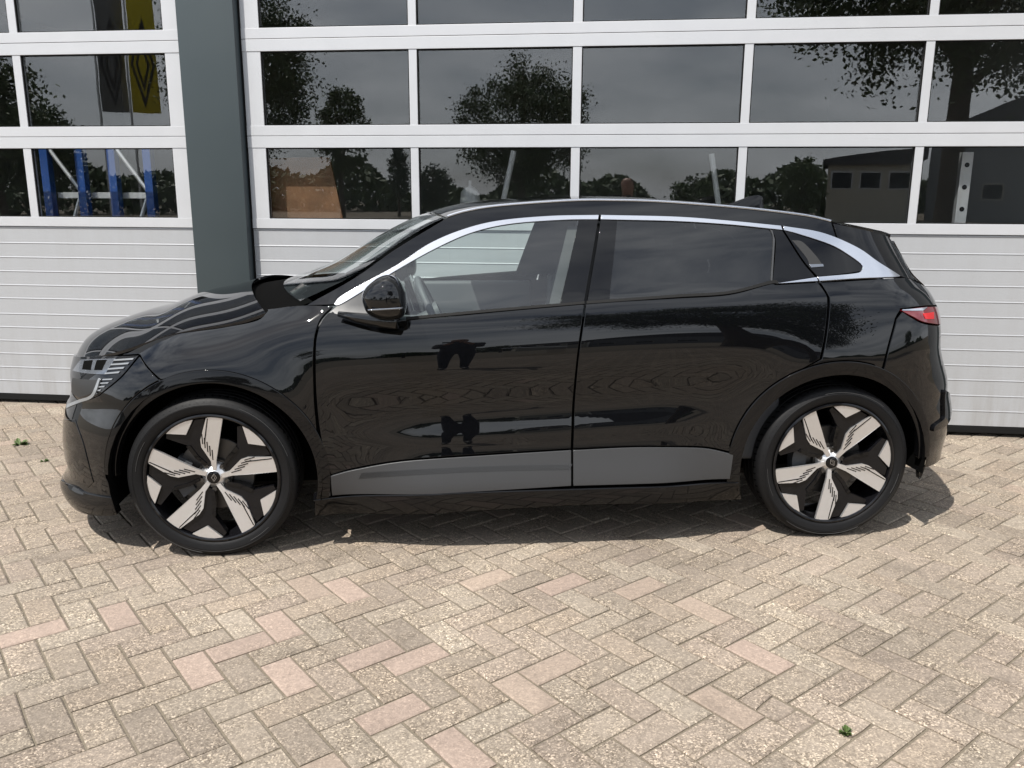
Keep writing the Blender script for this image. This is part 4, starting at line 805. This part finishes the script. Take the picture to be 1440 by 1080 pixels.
# banners on poles
M['yellow']=simple('yellow_banner',(.62,.50,.02),.7); M['greyflag']=simple('grey_banner',(.16,.165,.17),.7); M['flagmark']=simple('banner_mark',(.03,.03,.03),.7); M['palemark']=simple('banner_mark_dark',(.05,.05,.055),.7)
def banner(px,dist,m,mk,label):
    x,y=mg(px,dist); root=empty('banner_flag',(x,y,0)); tag(root,label,'flag','banner flags on poles at the yard edge'); O=np.array([x,y,0.]); v=np.array([x,y])-CAM[:2]; v/=np.linalg.norm(v); e=np.array([-v[1],v[0],0.])
    if e@E1<0: e=-e
    MB().tube([O,O+[0,0,9.6]],[.06,.035],10).build('pole',M['galv'],root,O,angle=50)
    W,z0,z1=1.05,4.9,9.4; V=[];F=[]
    wv=lambda a,b: np.array([v[0],v[1],0])*(.10*math.sin(a*5+b*3)*a)
    for i in range(19):
        for k in range(8): a=k/7; b=i/18; V.append(O+e*(.07+W*a)+[0,0,z0+(z1-z0)*b]+wv(a,b))
    F=[[i*8+k,i*8+k+1,(i+1)*8+k+1,(i+1)*8+k] for i in range(18) for k in range(7)]
    mesh_obj('cloth',V,F,m,root,O)
    mb=MB(); zc=6.8
    for w,h_,t in ((.46,1.7,.10),(.26,1.1,.09)):
        Q=[(0,h_),(w,0),(0,-h_),(-w,0)]
        for i in range(4):
            (a0,b0),(a1,b1)=Q[i],Q[(i+1)%4]
            for s in np.linspace(0,1,7)[:-1]:
                P4=[]
                for tt,kk in ((s,1),(s+1/6,1),(s+1/6,1-t/w),(s,1-t/w)):
                    aa=(a0+(a1-a0)*tt)*kk; bb=(b0+(b1-b0)*tt)*kk; A=.5+aa/W; B=(zc+bb-z0)/(z1-z0); P4.append(O+e*(.07+W*A)+[0,0,zc+bb]+wv(A,B)-np.array([v[0],v[1],0])*.012)
                mb.add(P4,[[0,1,2,3]])
    mb.build('diamond_mark',mk,root,O)
banner(150,33,M['greyflag'],M['palemark'],'grey banner flag with a diamond outline on a tall pole')
banner(193,33,M['yellow'],M['flagmark'],'yellow banner flag with a black diamond outline on a tall pole')
# pale building and hall across the yard
M['cream']=simple('cream_render',(.42,.40,.34),.8,noise=.06,scale=1); M['roofd']=simple('dark_roof',(.06,.06,.065),.7); M['farglass']=simple('far_window',(.02,.025,.03),.08)
def house(pxa,pxb,dist,hgt,depth,rise,label,nw,wz,fa):
    a=np.array([*mg(pxa,dist)]); b=np.array([*mg(pxb,dist)]); e=(b-a); Lw=np.linalg.norm(e); e/=Lw; nrm=np.array([-e[1],e[0]]); 
    if nrm@(a-CAM[:2])<0: nrm=-nrm
    O=np.array([*((a+b)/2),0]); root=empty('building',O); tag(root,label,'building','buildings across the yard')
    fr=lambda v: (a[0]+e[0]*v[0]+nrm[0]*v[1],a[1]+e[1]*v[0]+nrm[1]*v[1],v[2])
    MB().box(0,Lw,0,depth,0,hgt,fr=fr).build('wall',M[fa],root,O)
    V=[];F=[];n=13
    for i in range(n):
        t=i/(n-1); z=hgt+.02+rise*math.sin(t*math.pi/2)
        for yy in (-.3,depth+.3):
            for o_ in (0,.25): V.append(fr((-.3+(Lw+.6)*t,yy,z+o_ if o_ else hgt+.003)))
    for i in range(n-1):
        k=4*i; F+=[[k+1,k+5,k+7,k+3],[k,k+4,k+5,k+1],[k+2,k+3,k+7,k+6]]
    F+=[[0,1,3,2],[4*n-4,4*n-2,4*n-1,4*n-3]]
    MB().add(V,F).build('roof',M['roofd'],root,O)
    for i in range(nw):
        c=(i+.5)*Lw/nw; w=MB().box(c-.55,c+.55,-.04,.05,wz,wz+.95,fr=fr).build('window',M['cream'] if fa!='cream' else M['frame'],root,O); MB().box(c-.48,c+.48,-.05,-.042,wz+.07,wz+.88,fr=fr).build('pane',M['farglass'],w,O)
house(1165,1287,44,3.3,7,.5,'pale two-room building with three windows across the yard',3,2.0,'cream')
house(1300,1560,50,4.6,14,3.0,'large dark hall with a curved roof across the yard',4,1.2,'facade')
# ------------------------------------------------------------------ photographer
def person():
    root=empty('person',(1.02,-3.86,0)); tag(root,'person in dark trousers and dark jacket holding up a phone','person'); O=np.array([1.02,-3.86,0.])
    J={'pel':(0,0,.98),'sp':(0,.01,1.15),'ch':(0,0,1.36),'nk':(0,.01,1.50),'hd0':(0,.03,1.58),'hd1':(0,.03,1.68),'hd2':(0,.02,1.75)}
    rad={'pel':.155,'sp':.145,'ch':.165,'nk':.062,'hd0':.085,'hd1':.10,'hd2':.07}
    Ed=[('pel','sp'),('sp','ch'),('ch','nk'),('nk','hd0'),('hd0','hd1'),('hd1','hd2')]
    for s,k in ((-1,'l'),(1,'r')):
        for n_,p_,r_ in (('hip',(s*.10,0,.90),.10),('kn',(s*.105,.03,.50),.065),('an',(s*.10,-.02,.09),.045),('to',(s*.12,.16,.035),.038),('sh',(s*.19,0,1.42),.062),('el',(s*.20,.16,1.17),.047),('wr',(s*.10,.38,1.40),.032),('pa',(s*.075,.425,1.445),.034)):
            J[n_+k]=p_; rad[n_+k]=r_
        Ed+=[('pel','hip'+k),('hip'+k,'kn'+k),('kn'+k,'an'+k),('an'+k,'to'+k),('ch','sh'+k),('sh'+k,'el'+k),('el'+k,'wr'+k),('wr'+k,'pa'+k)]
        for f in range(4):
            n0,n1=f'f{f}{k}',f'g{f}{k}'; J[n0]=(s*(.072-.004*f),.452+.002*f,1.475-.017*f); J[n1]=(s*(.05-.004*f),.470,1.485-.017*f); rad[n0]=.009; rad[n1]=.008; Ed+=[('pa'+k,n0),(n0,n1)]
        J['th'+k]=(s*.06,.425,1.49); J['ti'+k]=(s*.045,.44,1.51); rad['th'+k]=.011; rad['ti'+k]=.009; Ed+=[('pa'+k,'th'+k),('th'+k,'ti'+k)]
    names=list(J); me=bpy.data.meshes.new('body'); me.from_pydata([J[n] for n in names],[(names.index(a),names.index(b)) for a,b in Ed],[])
    ob=bpy.data.objects.new('body',me); COL.objects.link(ob); ob.modifiers.new('skin','SKIN'); ob.modifiers.new('sub','SUBSURF').levels=2
    if not me.skin_vertices: 
        bm=bmesh.new(); bm.from_mesh(me); bm.verts.layers.skin.verify(); bm.to_mesh(me); bm.free()
    for i,n in enumerate(names): me.skin_vertices[0].data[i].radius=(rad[n],rad[n]*(.72 if n in('pel','sp','ch') else 1)); me.skin_vertices[0].data[i].use_root=(n=='pel')
    dg=bpy.context.evaluated_depsgraph_get(); m2=bpy.data.meshes.new_from_object(ob.evaluated_get(dg)); bpy.data.objects.remove(ob)
    for c in (simple('dark_jacket',(.03,.032,.04),.8),simple('dark_trousers',(.018,.02,.03),.85),simple('skin',(.45,.27,.2),.5),simple('shoe',(.03,.025,.02),.5),simple('hair',(.05,.035,.02),.7)): m2.materials.append(c)
    for p in m2.polygons:
        c=p.center; p.use_smooth=True
        p.material_index=2 if (c.z>1.52 or (c.y>.36 and c.z>1.2)) else (3 if c.z<.10 else (1 if c.z<.97 else 0))
        if c.z>1.66 and c.y<.07 or c.z>1.745: p.material_index=4
    o=bpy.data.objects.new('body',m2); COL.objects.link(o); o.parent=root
    f=MB(); f.box(-.011,.011,.115,.155,1.595,1.64,.006); f.build('nose',bpy.data.materials['skin'],root,smooth=True)
    ph=empty('phone',(CAM[0],CAM[1]-.030,CAM[2])); tag(ph,'black phone held up in both hands of the person','phone')
    MB().box(-.075,.075,-.004,.004,-.036,.036,.003).build('phone_body',M['plastic'],ph,angle=50); MB().box(-.07,.07,-.0052,-.0042,-.032,.032).build('screen',M['gloss'],ph)
person()
